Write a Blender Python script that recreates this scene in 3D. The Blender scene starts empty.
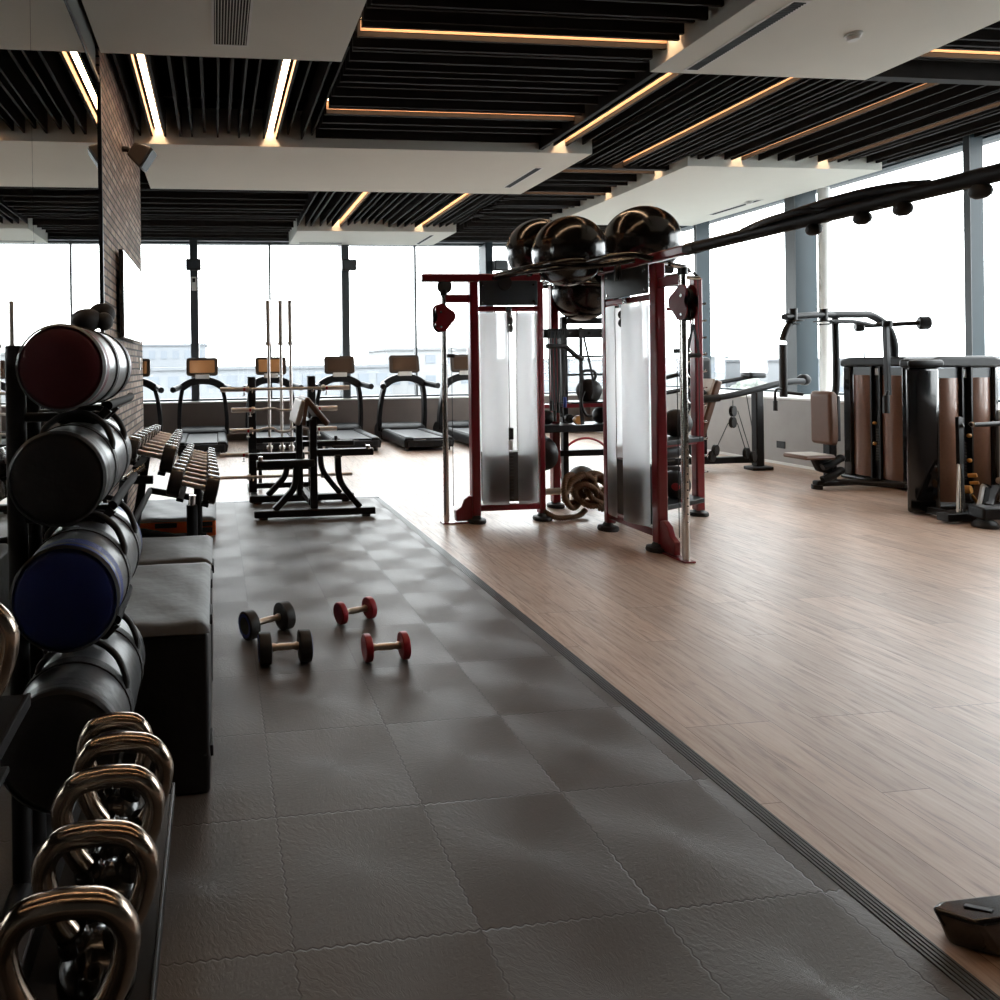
SKY, EXPO = 6, 0.8
import bpy, bmesh, math, random
from mathutils import Vector, Matrix
random.seed(7)
V = Vector
PI = math.pi
COL = bpy.context.scene.collection

# ---------------------------------------------------------------- helpers
def catmull(pts, n=6, closed=False):
    P = [V(p) for p in pts]; out = []
    m = len(P)
    rng = range(m if closed else m - 1)
    for i in rng:
        p0 = P[(i - 1) % m] if (closed or i > 0) else P[0] * 2 - P[1]
        p1 = P[i]; p2 = P[(i + 1) % m]
        p3 = P[(i + 2) % m] if (closed or i + 2 < m) else P[-1] * 2 - P[-2]
        for k in range(n):
            t = k / n
            out.append(0.5 * ((2 * p1) + (p2 - p0) * t + (2 * p0 - 5 * p1 + 4 * p2 - p3) * t * t + (3 * p1 - p0 - 3 * p2 + p3) * t ** 3))
    if not closed: out.append(P[-1])
    return out

class G:
    def __init__(s, org=None):
        s.b = bmesh.new()
        s.o = V((0, 0, 0)) if org is None else (V(org.location) if hasattr(org, 'location') else V(org))
    def v(s, p): return s.b.verts.new(V(p) - s.o)
    def f(s, vs):
        try: return s.b.faces.new(vs)
        except ValueError: return None
    def box(s, x0, x1, y0, y1, z0, z1):
        c = [s.v((x, y, z)) for z in (z0, z1) for x, y in ((x0, y0), (x1, y0), (x1, y1), (x0, y1))]
        for q in ((3, 2, 1, 0), (4, 5, 6, 7), (0, 1, 5, 4), (1, 2, 6, 5), (2, 3, 7, 6), (3, 0, 4, 7)):
            s.f([c[i] for i in q])
        return s
    def frame(s, a, b, up=None):
        d = (V(b) - V(a)).normalized()
        u = V(up) if up else (V((0, 0, 1)) if abs(d.z) < 0.95 else V((0, 1, 0)))
        r = d.cross(u).normalized(); u = r.cross(d).normalized()
        return d, r, u
    def beam(s, a, b, w, h, up=None):
        a = V(a); b = V(b); d, r, u = s.frame(a, b, up)
        c = []
        for p in (a, b):
            for i, j in ((-1, -1), (1, -1), (1, 1), (-1, 1)):
                c.append(s.v(p + r * (i * w / 2) + u * (j * h / 2)))
        for q in ((3, 2, 1, 0), (4, 5, 6, 7), (0, 1, 5, 4), (1, 2, 6, 5), (2, 3, 7, 6), (3, 0, 4, 7)):
            s.f([c[i] for i in q])
        return s
    def path(s, pts, w, h, up=(0, 0, 1)):
        return s._sweep([V(p) for p in pts], [[(-w/2, -h/2), (w/2, -h/2), (w/2, h/2), (-w/2, h/2)]] * len(pts), False, up)
    def _sweep(s, P, secs, closed, up=None, cap=True):
        n = len(P); rings = []
        t0 = (P[1] - P[0]).normalized()
        ref = V(up) if up else (V((0, 0, 1)) if abs(t0.z) < 0.9 else V((0, 1, 0)))
        nrm = (ref - t0 * ref.dot(t0)).normalized()
        for i in range(n):
            if closed: t = (P[(i + 1) % n] - P[i - 1])
            else: t = P[min(i + 1, n - 1)] - P[max(i - 1, 0)]
            t = t.normalized()
            if up:
                q = V(up) - t * V(up).dot(t)
                if q.length > 1e-3: nrm = q.normalized()
            else:
                nrm = (nrm - t * nrm.dot(t)).normalized()
            bi = t.cross(nrm)
            rings.append([s.v(P[i] + bi * x + nrm * y) for x, y in secs[i]])
        m = len(rings[0])
        for i in range(n if closed else n - 1):
            A = rings[i]; B = rings[(i + 1) % n]
            for k in range(m):
                s.f([A[k], B[k], B[(k + 1) % m], A[(k + 1) % m]])
        if not closed and cap:
            s.f(rings[0]); s.f(list(reversed(rings[-1])))
        return s
    def tube(s, pts, r, seg=10, closed=False, sm=0):
        P = catmull(pts, sm, closed) if sm else [V(p) for p in pts]
        n = len(P); R = r if isinstance(r, (list, tuple)) else [r] * n
        if len(R) != n: R = [R[min(int(i * len(R) / n), len(R) - 1)] for i in range(n)]
        secs = [[(rr * math.cos(2 * PI * k / seg), rr * math.sin(2 * PI * k / seg)) for k in range(seg)] for rr in R]
        return s._sweep(P, secs, closed)
    def cyl(s, a, b, r, r2=None, seg=20):
        return s.tube([a, b], [r, r if r2 is None else r2], seg)
    def lathe(s, prof, c=(0, 0, 0), ax=(0, 0, 1), seg=28):
        ax = V(ax).normalized(); c = V(c)
        u = ax.orthogonal().normalized(); w = ax.cross(u)
        rings = []
        for r, t in prof:
            if r < 1e-5: rings.append([s.v(c + ax * t)])
            else: rings.append([s.v(c + ax * t + (u * math.cos(2*PI*k/seg) + w * math.sin(2*PI*k/seg)) * r) for k in range(seg)])
        for A, B in zip(rings, rings[1:]):
            for k in range(seg):
                k2 = (k + 1) % seg
                if len(A) == 1 and len(B) == 1: continue
                if len(A) == 1: s.f([A[0], B[k2], B[k]])
                elif len(B) == 1: s.f([A[k], A[k2], B[0]])
                else: s.f([A[k], A[k2], B[k2], B[k]])
        return s
    def sph(s, c, r, sc=(1, 1, 1), seg=24, rings=14):
        c = V(c); R = []
        for i in range(rings + 1):
            th = PI * i / rings
            if i in (0, rings): R.append([s.v(c + V((0, 0, r * sc[2] * math.cos(th))))])
            else: R.append([s.v(c + V((r*sc[0]*math.sin(th)*math.cos(2*PI*k/seg), r*sc[1]*math.sin(th)*math.sin(2*PI*k/seg), r*sc[2]*math.cos(th)))) for k in range(seg)])
        for A, B in zip(R, R[1:]):
            for k in range(seg):
                k2 = (k + 1) % seg
                if len(A) == 1: s.f([A[0], B[k], B[k2]])
                elif len(B) == 1: s.f([A[k2], A[k], B[0]])
                else: s.f([A[k], B[k], B[k2], A[k2]])
        return s
    def prism(s, poly, ext):
        e = V(ext); A = [s.v(p) for p in poly]; B = [s.v(V(p) + e) for p in poly]
        s.f(list(reversed(A))); s.f(B)
        n = len(A)
        for k in range(n): s.f([A[k], A[(k + 1) % n], B[(k + 1) % n], B[k]])
        return s
    def build(s, name, m, parent=None, bevel=0, seg=2, ang=38, sub=0, loc=None):
        bmesh.ops.recalc_face_normals(s.b, faces=s.b.faces)
        me = bpy.data.meshes.new(name); s.b.to_mesh(me); s.b.free()
        me.materials.append(m)
        for p in me.polygons: p.use_smooth = True
        me.set_sharp_from_angle(angle=math.radians(ang))
        o = bpy.data.objects.new(name, me); COL.objects.link(o)
        if parent: o.parent = parent
        if loc is not None: o.location = loc
        if bevel:
            md = o.modifiers.new('bevel', 'BEVEL'); md.width = bevel; md.segments = seg; md.limit_method = 'ANGLE'; md.angle_limit = math.radians(40)
            md.harden_normals = False
        if sub:
            md = o.modifiers.new('sub', 'SUBSURF'); md.levels = sub; md.render_levels = sub
        return o

def thing(name, label, cat, loc=(0, 0, 0), rotz=0, group=None):
    o = bpy.data.objects.new(name, None); COL.objects.link(o)
    o.location = loc; o.rotation_euler = (0, 0, rotz)
    o['label'] = label; o['category'] = cat
    o.empty_display_size = 0.1
    if group: o['group'] = group
    return o
def tag(o, label, cat, group=None, kind=None):
    o['label'] = label; o['category'] = cat
    if group: o['group'] = group
    if kind: o['kind'] = kind
    return o
def struct(o, label=None):
    o['kind'] = 'structure'
    if label: o['label'] = label
    return o
def part_label(o, t): o['label'] = t; return o
def dup(root, loc=None, rot=None, label=None, group=None):
    def cp(o, par):
        c = o.copy(); COL.objects.link(c); c.parent = par
        for ch in list(o.children): cp(ch, c)
        return c
    r = cp(root, None)
    if loc is not None: r.location = loc
    if rot is not None: r.rotation_euler = rot
    if label: r['label'] = label
    if group: r['group'] = group
    return r

# ---------------------------------------------------------------- materials
def mat(name, col, rough=0.5, metal=0.0, var=0.0, scale=20, bump=0.0, bscale=200, coat=0.0, spec=0.5, rvar=0.0):
    m = bpy.data.materials.new(name); m.use_nodes = True
    nt = m.node_tree; b = nt.nodes['Principled BSDF']
    b.inputs['Base Color'].default_value = (*col, 1); b.inputs['Roughness'].default_value = rough
    b.inputs['Metallic'].default_value = metal; b.inputs['Specular IOR Level'].default_value = spec
    b.inputs['Coat Weight'].default_value = coat; b.inputs['Coat Roughness'].default_value = 0.08
    tc = nt.nodes.new('ShaderNodeTexCoord')
    n = nt.nodes.new('ShaderNodeTexNoise'); n.inputs['Scale'].default_value = scale; n.inputs['Detail'].default_value = 4
    nt.links.new(tc.outputs['Object'], n.inputs['Vector'])
    mx = nt.nodes.new('ShaderNodeMix'); mx.data_type = 'RGBA'
    mx.inputs['A'].default_value = tuple(c * (1 - var) for c in col) + (1,)
    mx.inputs['B'].default_value = tuple(min(1, c * (1 + var)) for c in col) + (1,)
    nt.links.new(n.outputs['Fac'], mx.inputs['Factor']); nt.links.new(mx.outputs['Result'], b.inputs['Base Color'])
    if rvar:
        mr = nt.nodes.new('ShaderNodeMapRange'); mr.inputs['To Min'].default_value = max(0, rough - rvar); mr.inputs['To Max'].default_value = min(1, rough + rvar)
        nt.links.new(n.outputs['Fac'], mr.inputs['Value']); nt.links.new(mr.outputs['Result'], b.inputs['Roughness'])
    if bump:
        n2 = nt.nodes.new('ShaderNodeTexNoise'); n2.inputs['Scale'].default_value = bscale; n2.inputs['Detail'].default_value = 3
        nt.links.new(tc.outputs['Object'], n2.inputs['Vector'])
        bp = nt.nodes.new('ShaderNodeBump'); bp.inputs['Strength'].default_value = bump; bp.inputs['Distance'].default_value = 0.01
        nt.links.new(n2.outputs['Fac'], bp.inputs['Height']); nt.links.new(bp.outputs['Normal'], b.inputs['Normal'])
    return m
def emis(name, col, s):
    m = bpy.data.materials.new(name); m.use_nodes = True; nt = m.node_tree; nt.nodes.clear()
    e = nt.nodes.new('ShaderNodeEmission'); e.inputs['Color'].default_value = (*col, 1); e.inputs['Strength'].default_value = s
    o = nt.nodes.new('ShaderNodeOutputMaterial'); nt.links.new(e.outputs[0], o.inputs[0]); return m
def glassmat(name, tint=(1, 1, 1), gl=0.08, rough=0.0, trans=None, tcol=(0.9, 0.92, 0.95)):
    m = bpy.data.materials.new(name); m.use_nodes = True; nt = m.node_tree; nt.nodes.clear()
    t = nt.nodes.new('ShaderNodeBsdfTransparent'); t.inputs[0].default_value = (*tint, 1)
    g = nt.nodes.new('ShaderNodeBsdfGlossy'); g.inputs['Roughness'].default_value = rough
    lw = nt.nodes.new('ShaderNodeLayerWeight'); lw.inputs['Blend'].default_value = 0.25
    mr = nt.nodes.new('ShaderNodeMapRange'); mr.inputs['To Min'].default_value = gl * 0.6; mr.inputs['To Max'].default_value = min(1, gl * 5)
    nt.links.new(lw.outputs['Fresnel'], mr.inputs['Value'])
    mx = nt.nodes.new('ShaderNodeMixShader'); nt.links.new(mr.outputs['Result'], mx.inputs[0])
    base = t
    if trans:
        d = nt.nodes.new('ShaderNodeBsdfTranslucent'); d.inputs[0].default_value = (*tcol, 1)
        m2 = nt.nodes.new('ShaderNodeMixShader'); m2.inputs[0].default_value = trans
        nt.links.new(t.outputs[0], m2.inputs[1]); nt.links.new(d.outputs[0], m2.inputs[2]); base = m2
    nt.links.new(base.outputs[0], mx.inputs[1]); nt.links.new(g.outputs[0], mx.inputs[2])
    o = nt.nodes.new('ShaderNodeOutputMaterial'); nt.links.new(mx.outputs[0], o.inputs[0]); return m

M = {}
M['blackmetal'] = mat('black_powder_coat', (0.009, 0.009, 0.010), 0.42, 0.0, 0.15, bump=0.05, bscale=600, spec=0.35)
M['blackgloss'] = mat('black_gloss', (0.008, 0.008, 0.009), 0.12, 0, 0.1, coat=0.5)
M['darkplastic'] = mat('dark_plastic', (0.009, 0.0095, 0.011), 0.45, 0, 0.15, spec=0.22)
M['greyplastic'] = mat('grey_plastic', (0.045, 0.05, 0.055), 0.45, 0, 0.1, spec=0.25)
M['rubber'] = mat('black_rubber', (0.010, 0.0095, 0.0095), 0.55, 0, 0.2, bump=0.1, bscale=400)
M['chrome'] = mat('chrome', (0.62, 0.60, 0.58), 0.14, 1.0, 0.04, rvar=0.05)
M['ramp'] = mat('ribbed_rubber_ramp', (0.085, 0.088, 0.092), 0.35, 0, 0.1)
M['armpad'] = mat('coated_arm', (0.008, 0.008, 0.009), 0.75, 0, 0.1, spec=0.15)
M['steel'] = mat('knurled_steel', (0.55, 0.47, 0.40), 0.28, 1.0, 0.1, bump=0.2, bscale=700)
M['bronze'] = mat('polished_worn_steel', (0.34, 0.275, 0.22), 0.2, 1.0, 0.25, 30, rvar=0.08)
M['red'] = mat('red_powder_coat', (0.19, 0.006, 0.013), 0.28, 0, 0.1, coat=0.3)
M['redrub'] = mat('red_rubber', (0.34, 0.014, 0.025), 0.42, 0, 0.12, bump=0.1, bscale=300)
M['redcap'] = mat('dark_red_vinyl', (0.11, 0.005, 0.016), 0.5, 0, 0.12, bump=0.25, bscale=500)
M['bluecap'] = mat('navy_vinyl', (0.007, 0.026, 0.18), 0.5, 0, 0.12, bump=0.2, bscale=500)
M['blackvinyl'] = mat('black_vinyl', (0.010, 0.010, 0.011), 0.45, 0, 0.2, 6, bump=0.35, bscale=18)
M['greyvinyl'] = mat('charcoal_vinyl', (0.026, 0.027, 0.029), 0.5, 0, 0.2, 6, bump=0.6, bscale=7, spec=0.4)
M['orange'] = mat('orange_vinyl', (0.80, 0.13, 0.02), 0.5, 0, 0.12, bump=0.2, bscale=40)
M['soffit'] = mat('soffit_paint', (0.72, 0.72, 0.66), 0.8, 0, 0.03, 3)
M['slat'] = mat('dark_slat', (0.024, 0.021, 0.0195), 0.6, 0, 0.3, 8, spec=0.08)
M['deck'] = mat('void_black', (0.006, 0.006, 0.006), 0.9)
M['mullion'] = mat('slate_aluminium', (0.018, 0.034, 0.044), 0.45, 0.0, 0.04, spec=0.25)
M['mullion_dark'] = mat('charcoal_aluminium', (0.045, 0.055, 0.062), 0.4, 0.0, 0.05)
M['lowwall'] = mat('polished_concrete', (0.33, 0.315, 0.30), 0.5, 0, 0.16, 3.5, bump=0.08, bscale=30)
M['farwall'] = mat('taupe_plaster', (0.17, 0.14, 0.125), 0.6, 0, 0.14, 4, bump=0.06, bscale=30)
M['white'] = mat('white_paint', (0.75, 0.75, 0.73), 0.5, 0, 0.02)
M['grey_paint'] = mat('grey_wall_paint', (0.11, 0.115, 0.11), 0.7, 0, 0.04)
M['brown_pad'] = mat('brown_upholstery', (0.135, 0.068, 0.042), 0.45, 0, 0.12, bump=0.2, bscale=300)
M['tan_pad'] = mat('tan_upholstery', (0.46, 0.40, 0.35), 0.4, 0, 0.1, bump=0.15, bscale=300)
M['bronzepanel'] = mat('smoked_bronze_panel', (0.17, 0.075, 0.042), 0.35, 0.1, 0.2, 40, coat=0.6)
M['rope'] = mat('manila_rope', (0.17, 0.095, 0.05), 0.85, 0, 0.35, 60, bump=0.6, bscale=150)
M['console'] = mat('console_brown', (0.05, 0.032, 0.022), 0.35, 0, 0.1)
M['screen_reflection'] = mat('amber_reflection_screen', (0.62, 0.30, 0.12), 0.25, 0.1, 0.2, 3, coat=0.5)  # warm reflection of the ceiling strips put into the base colour
M['screen_dark'] = mat('dark_brown_screen', (0.085, 0.05, 0.032), 0.2, 0.1, 0.15, 3, coat=0.5)
M['belt'] = mat('running_belt', (0.02, 0.023, 0.027), 0.5, 0, 0.1, bump=0.1, bscale=300)
M['ball'] = mat('black_ball_vinyl', (0.007, 0.0065, 0.006), 0.17, 0, 0.15, 5, spec=0.6)
M['shieldplate'] = mat('slate_header_plate', (0.035, 0.042, 0.048), 0.3, 0.0, 0.08)
M['stack'] = mat('weight_plate_grey', (0.06, 0.055, 0.052), 0.45, 0.3, 0.15)
M['yellow'] = mat('amber_plastic', (0.6, 0.28, 0.06), 0.4)
M['blue'] = mat('blue_rubber', (0.02, 0.05, 0.3), 0.45)
M['white_dot'] = mat('white_print', (0.7, 0.7, 0.7), 0.5)
M['mirror'] = mat('mirror_silver', (0.80, 0.81, 0.79), 0.003, 1.0)
M['tv'] = mat('screen_glass', (0.02, 0.02, 0.022), 0.03, 0, spec=1.0, coat=1.0)
M['glass'] = glassmat('window_glass', (0.96, 0.98, 0.98), 0.05)
M['frost'] = glassmat('frosted_acrylic', (0.95, 0.96, 0.97), 0.05, 0.3, 0.70, (0.98, 0.985, 0.99))
M['led'] = emis('warm_led_diffuser', (1.0, 0.66, 0.40), 15.0)
M['reflector'] = mat('light_channel_reflector', (0.40, 0.23, 0.13), 0.6)

def node_floor():
    m = bpy.data.materials.new('oak_planks'); m.use_nodes = True; nt = m.node_tree; N = nt.nodes; L = nt.links
    b = N['Principled BSDF']
    g = N.new('ShaderNodeNewGeometry'); s = N.new('ShaderNodeSeparateXYZ'); L.new(g.outputs['Position'], s.inputs[0])
    c = N.new('ShaderNodeCombineXYZ'); L.new(s.outputs['Y'], c.inputs['X']); L.new(s.outputs['X'], c.inputs['Y'])
    br = N.new('ShaderNodeTexBrick'); L.new(c.outputs[0], br.inputs['Vector'])
    br.inputs['Scale'].default_value = 1; br.inputs['Brick Width'].default_value = 1.25; br.inputs['Row Height'].default_value = 0.19
    br.inputs['Mortar Size'].default_value = 0.0014; br.inputs['Mortar Smooth'].default_value = 0.3; br.offset = 0.37; br.offset_frequency = 3
    br.inputs['Color1'].default_value = (0.0, 0, 0, 1); br.inputs['Color2'].default_value = (1, 1, 1, 1); br.inputs['Mortar'].default_value = (0.5, 0.5, 0.5, 1)
    mp = N.new('ShaderNodeMapping'); mp.inputs['Scale'].default_value = (24, 2.6, 1); L.new(g.outputs['Position'], mp.inputs['Vector'])
    ad = N.new('ShaderNodeVectorMath'); ad.operation = 'ADD'; L.new(mp.outputs[0], ad.inputs[0])
    ml = N.new('ShaderNodeVectorMath'); ml.operation = 'SCALE'; ml.inputs['Scale'].default_value = 7.0; L.new(br.outputs['Color'], ml.inputs[0]); L.new(ml.outputs[0], ad.inputs[1])
    n = N.new('ShaderNodeTexNoise'); n.inputs['Scale'].default_value = 1.6; n.inputs['Detail'].default_value = 8; n.inputs['Roughness'].default_value = 0.65; n.inputs['Distortion'].default_value = 0.6
    L.new(ad.outputs[0], n.inputs['Vector'])
    cr = N.new('ShaderNodeValToRGB'); L.new(n.outputs['Fac'], cr.inputs['Fac'])
    e = cr.color_ramp.elements; e[0].position = 0.30; e[0].color = (0.27, 0.195, 0.155, 1); e[1].position = 0.68; e[1].color = (0.56, 0.45, 0.375, 1)
    k = cr.color_ramp.elements.new(0.47); k.color = (0.46, 0.335, 0.262, 1)
    hv = N.new('ShaderNodeHueSaturation'); L.new(cr.outputs['Color'], hv.inputs['Color'])
    mr = N.new('ShaderNodeMapRange'); mr.inputs['To Min'].default_value = 0.88; mr.inputs['To Max'].default_value = 1.1; L.new(br.outputs['Color'], mr.inputs['Value']); L.new(mr.outputs[0], hv.inputs['Value'])
    mx = N.new('ShaderNodeMix'); mx.data_type = 'RGBA'; L.new(br.outputs['Fac'], mx.inputs['Factor']); L.new(hv.outputs['Color'], mx.inputs['A']); mx.inputs['B'].default_value = (0.12, 0.075, 0.055, 1)
    L.new(mx.outputs['Result'], b.inputs['Base Color'])
    b.inputs['Specular IOR Level'].default_value = 0.5
    mr2 = N.new('ShaderNodeMapRange'); mr2.inputs['To Min'].default_value = 0.46; mr2.inputs['To Max'].default_value = 0.32; L.new(n.outputs['Fac'], mr2.inputs['Value']); L.new(mr2.outputs[0], b.inputs['Roughness'])
    bp = N.new('ShaderNodeBump'); bp.inputs['Strength'].default_value = 0.12; bp.inputs['Distance'].default_value = 0.004; L.new(n.outputs['Fac'], bp.inputs['Height']); L.new(bp.outputs[0], b.inputs['Normal'])
    return m
def mth(nt, op, a, b=None, c=None):
    n = nt.nodes.new('ShaderNodeMath'); n.operation = op
    for i, x in enumerate((a, b, c)):
        if x is None: continue
        if isinstance(x, (int, float)): n.inputs[i].default_value = x
        else: nt.links.new(x, n.inputs[i])
    return n.outputs[0]
def node_mat_tiles():
    m = bpy.data.materials.new('rubber_puzzle_tiles'); m.use_nodes = True; nt = m.node_tree; N = nt.nodes; L = nt.links
    b = N['Principled BSDF']
    g = N.new('ShaderNodeNewGeometry'); s = N.new('ShaderNodeSeparateXYZ'); L.new(g.outputs['Position'], s.inputs[0])
    X = mth(nt, 'SUBTRACT', s.outputs['X'], 0.178 - 10.0); Y = mth(nt, 'SUBTRACT', s.outputs['Y'], 2.667 - 20.0)
    def jag(t): return mth(nt, 'MULTIPLY', mth(nt, 'SUBTRACT', mth(nt, 'PINGPONG', t, 0.016), 0.008), 0.45)
    Xj = mth(nt, 'ADD', X, jag(Y)); Yj = mth(nt, 'ADD', Y, jag(X))
    fx = mth(nt, 'FRACT', mth(nt, 'MULTIPLY', Xj, 2)); fy = mth(nt, 'FRACT', mth(nt, 'MULTIPLY', Yj, 2))
    ix = mth(nt, 'FLOOR', mth(nt, 'MULTIPLY', Xj, 2)); iy = mth(nt, 'FLOOR', mth(nt, 'MULTIPLY', Yj, 2))
    ex = mth(nt, 'ABSOLUTE', mth(nt, 'SUBTRACT', fx, 0.5)); ey = mth(nt, 'ABSOLUTE', mth(nt, 'SUBTRACT', fy, 0.5))
    em = mth(nt, 'MAXIMUM', ex, ey)
    line = N.new('ShaderNodeMapRange'); line.inputs['From Min'].default_value = 0.4925; line.inputs['From Max'].default_value = 0.498; L.new(em, line.inputs['Value'])
    cu = mth(nt, 'SUBTRACT', fx, 0.5); cv = mth(nt, 'SUBTRACT', fy, 0.5)
    ang = mth(nt, 'ARCTAN2', cv, cu); rad = mth(nt, 'SQRT', mth(nt, 'ADD', mth(nt, 'MULTIPLY', cu, cu), mth(nt, 'MULTIPLY', cv, cv)))
    # cell tone
    cid = N.new('ShaderNodeCombineXYZ'); L.new(ix, cid.inputs[0]); L.new(iy, cid.inputs[1])
    wn = N.new('ShaderNodeTexWhiteNoise'); wn.noise_dimensions = '2D'; L.new(cid.outputs[0], wn.inputs['Vector'])
    # radial fibre grain
    co = N.new('ShaderNodeCombineXYZ'); L.new(mth(nt, 'MULTIPLY', mth(nt, 'COSINE', ang), 26), co.inputs[0]); L.new(mth(nt, 'MULTIPLY', mth(nt, 'SINE', ang), 26), co.inputs[1]); L.new(mth(nt, 'MULTIPLY', rad, 16), co.inputs[2])
    n = N.new('ShaderNodeTexNoise'); n.inputs['Scale'].default_value = 1.0; n.inputs['Detail'].default_value = 3; n.inputs['Distortion'].default_value = 0.8; L.new(co.outputs[0], n.inputs['Vector'])
    n2 = N.new('ShaderNodeTexNoise'); n2.inputs['Scale'].default_value = 110; n2.inputs['Detail'].default_value = 3; L.new(g.outputs['Position'], n2.inputs['Vector'])
    n3 = N.new('ShaderNodeTexNoise'); n3.inputs['Scale'].default_value = 2.2; n3.inputs['Detail'].default_value = 3; L.new(g.outputs['Position'], n3.inputs['Vector'])
    h = mth(nt, 'ADD', mth(nt, 'MULTIPLY', n.outputs['Fac'], 0.9), mth(nt, 'MULTIPLY', n2.outputs['Fac'], 0.35))
    h = mth(nt, 'SUBTRACT', h, mth(nt, 'MULTIPLY', line.outputs[0], 0.6))
    bp = N.new('ShaderNodeBump'); bp.inputs['Strength'].default_value = 0.3; bp.inputs['Distance'].default_value = 0.004; L.new(h, bp.inputs['Height']); L.new(bp.outputs[0], b.inputs['Normal'])
    tone = mth(nt, 'ADD', mth(nt, 'MULTIPLY', wn.outputs['Value'], 0.12), 0.90)
    tone = mth(nt, 'ADD', tone, mth(nt, 'MULTIPLY', mth(nt, 'SUBTRACT', n3.outputs['Fac'], 0.5), 0.35))
    tone = mth(nt, 'MULTIPLY', tone, mth(nt, 'SUBTRACT', 1.0, mth(nt, 'MULTIPLY', line.outputs[0], 0.45)))
    cc = N.new('ShaderNodeVectorMath'); cc.operation = 'SCALE'; cc.inputs[0].default_value = (0.078, 0.068, 0.063); L.new(tone, cc.inputs['Scale'])
    L.new(cc.outputs[0], b.inputs['Base Color'])
    # hammered sectors: roughness swings with the angle around each tile's centre
    sec = mth(nt, 'SINE', mth(nt, 'ADD', mth(nt, 'MULTIPLY', ang, 2), mth(nt, 'MULTIPLY', n3.outputs['Fac'], 2.0)))
    r = mth(nt, 'ADD', 0.43, mth(nt, 'MULTIPLY', sec, 0.05)); r = mth(nt, 'ADD', r, mth(nt, 'MULTIPLY', n3.outputs['Fac'], 0.06))
    L.new(r, b.inputs['Roughness']); b.inputs['Specular IOR Level'].default_value = 0.6
    tg = N.new('ShaderNodeCombineXYZ'); L.new(cu, tg.inputs[0]); L.new(cv, tg.inputs[1]); tg.inputs[2].default_value = 0.0
    b.inputs['Anisotropic'].default_value = 0.45; L.new(tg.outputs[0], b.inputs['Tangent'])
    return m
def node_brick():
    m = bpy.data.materials.new('reclaimed_brick'); m.use_nodes = True; nt = m.node_tree; N = nt.nodes; L = nt.links
    b = N['Principled BSDF']
    g = N.new('ShaderNodeNewGeometry'); s = N.new('ShaderNodeSeparateXYZ'); L.new(g.outputs['Position'], s.inputs[0])
    c = N.new('ShaderNodeCombineXYZ'); L.new(mth(nt, 'ADD', s.outputs['Y'], s.outputs['X']), c.inputs['X']); L.new(s.outputs['Z'], c.inputs['Y'])
    br = N.new('ShaderNodeTexBrick'); L.new(c.outputs[0], br.inputs['Vector'])
    br.inputs['Scale'].default_value = 1; br.inputs['Brick Width'].default_value = 0.23; br.inputs['Row Height'].default_value = 0.068
    br.inputs['Mortar Size'].default_value = 0.010; br.inputs['Mortar Smooth'].default_value = 0.4
    br.inputs['Color1'].default_value = (0, 0, 0, 1); br.inputs['Color2'].default_value = (1, 1, 1, 1); br.inputs['Mortar'].default_value = (0, 0, 0, 1)
    cr = N.new('ShaderNodeValToRGB'); L.new(br.outputs['Color'], cr.inputs['Fac'])
    e = cr.color_ramp.elements; e[0].color = (0.20, 0.125, 0.09, 1); e[1].color = (0.44, 0.33, 0.26, 1); k = cr.color_ramp.elements.new(0.5); k.color = (0.31, 0.215, 0.16, 1)
    n = N.new('ShaderNodeTexNoise'); n.inputs['Scale'].default_value = 28; n.inputs['Detail'].default_value = 6; L.new(g.outputs['Position'], n.inputs['Vector'])
    mu = N.new('ShaderNodeMix'); mu.data_type = 'RGBA'; mu.blend_type = 'MULTIPLY'; mu.inputs['Factor'].default_value = 0.6; L.new(cr.outputs['Color'], mu.inputs['A']); L.new(n.outputs['Color'], mu.inputs['B'])
    mx = N.new('ShaderNodeMix'); mx.data_type = 'RGBA'; L.new(br.outputs['Fac'], mx.inputs['Factor']); L.new(mu.outputs['Result'], mx.inputs['A']); mx.inputs['B'].default_value = (0.022, 0.018, 0.016, 1)
    L.new(mx.outputs['Result'], b.inputs['Base Color']); b.inputs['Roughness'].default_value = 0.8
    h = mth(nt, 'SUBTRACT', mth(nt, 'MULTIPLY', n.outputs['Fac'], 0.5), br.outputs['Fac'])
    bp = N.new('ShaderNodeBump'); bp.inputs['Strength'].default_value = 0.9; bp.inputs['Distance'].default_value = 0.012; L.new(h, bp.inputs['Height']); L.new(bp.outputs[0], b.inputs['Normal'])
    return m
M['wood'] = node_floor(); M['tiles'] = node_mat_tiles(); M['brick'] = node_brick()

# ---------------------------------------------------------------- the room
XW = -0.87
struct(G().box(-4.4, 8.02, -4.2, 13.32, -0.25, 0).build('floor', M['wood']))
o = G().box(XW, 1.74, -1.5, 7.22, 0.0005, 0.012).build('floor_mat', M['tiles'], bevel=0.003); struct(o, 'dark grey rubber puzzle-tile mat')
def ribs(name, p, q, w, n, side):
    g = G(); p = V(p); q = V(q); d = (q - p).normalized(); nrm = V((-d.y, d.x, 0)) * side
    L_ = (q - p)
    g.prism([p + V((0,0,0.0005)), p + nrm*w + V((0,0,0.0005)), p + nrm*w + V((0,0,0.003)), p + V((0,0,0.009))], L_)
    for k in range(n):
        a = p + nrm * (w * (k + 0.15) / n); z = 0.0135 - 0.008 * k / n
        g.prism([a + V((0,0,0.002)), a + nrm*(w/n*0.55) + V((0,0,0.002)), a + nrm*(w/n*0.5) + V((0,0,z)), a + nrm*(w/n*0.08) + V((0,0,z))], L_)
    return struct(g.build(name, M['ramp'], bevel=0), 'ribbed black edge ramp of the rubber mat')
ribs('trim_mat_edge', (1.741, -1.5, 0), (1.741, 7.22, 0), 0.075, 5, -1)
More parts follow.
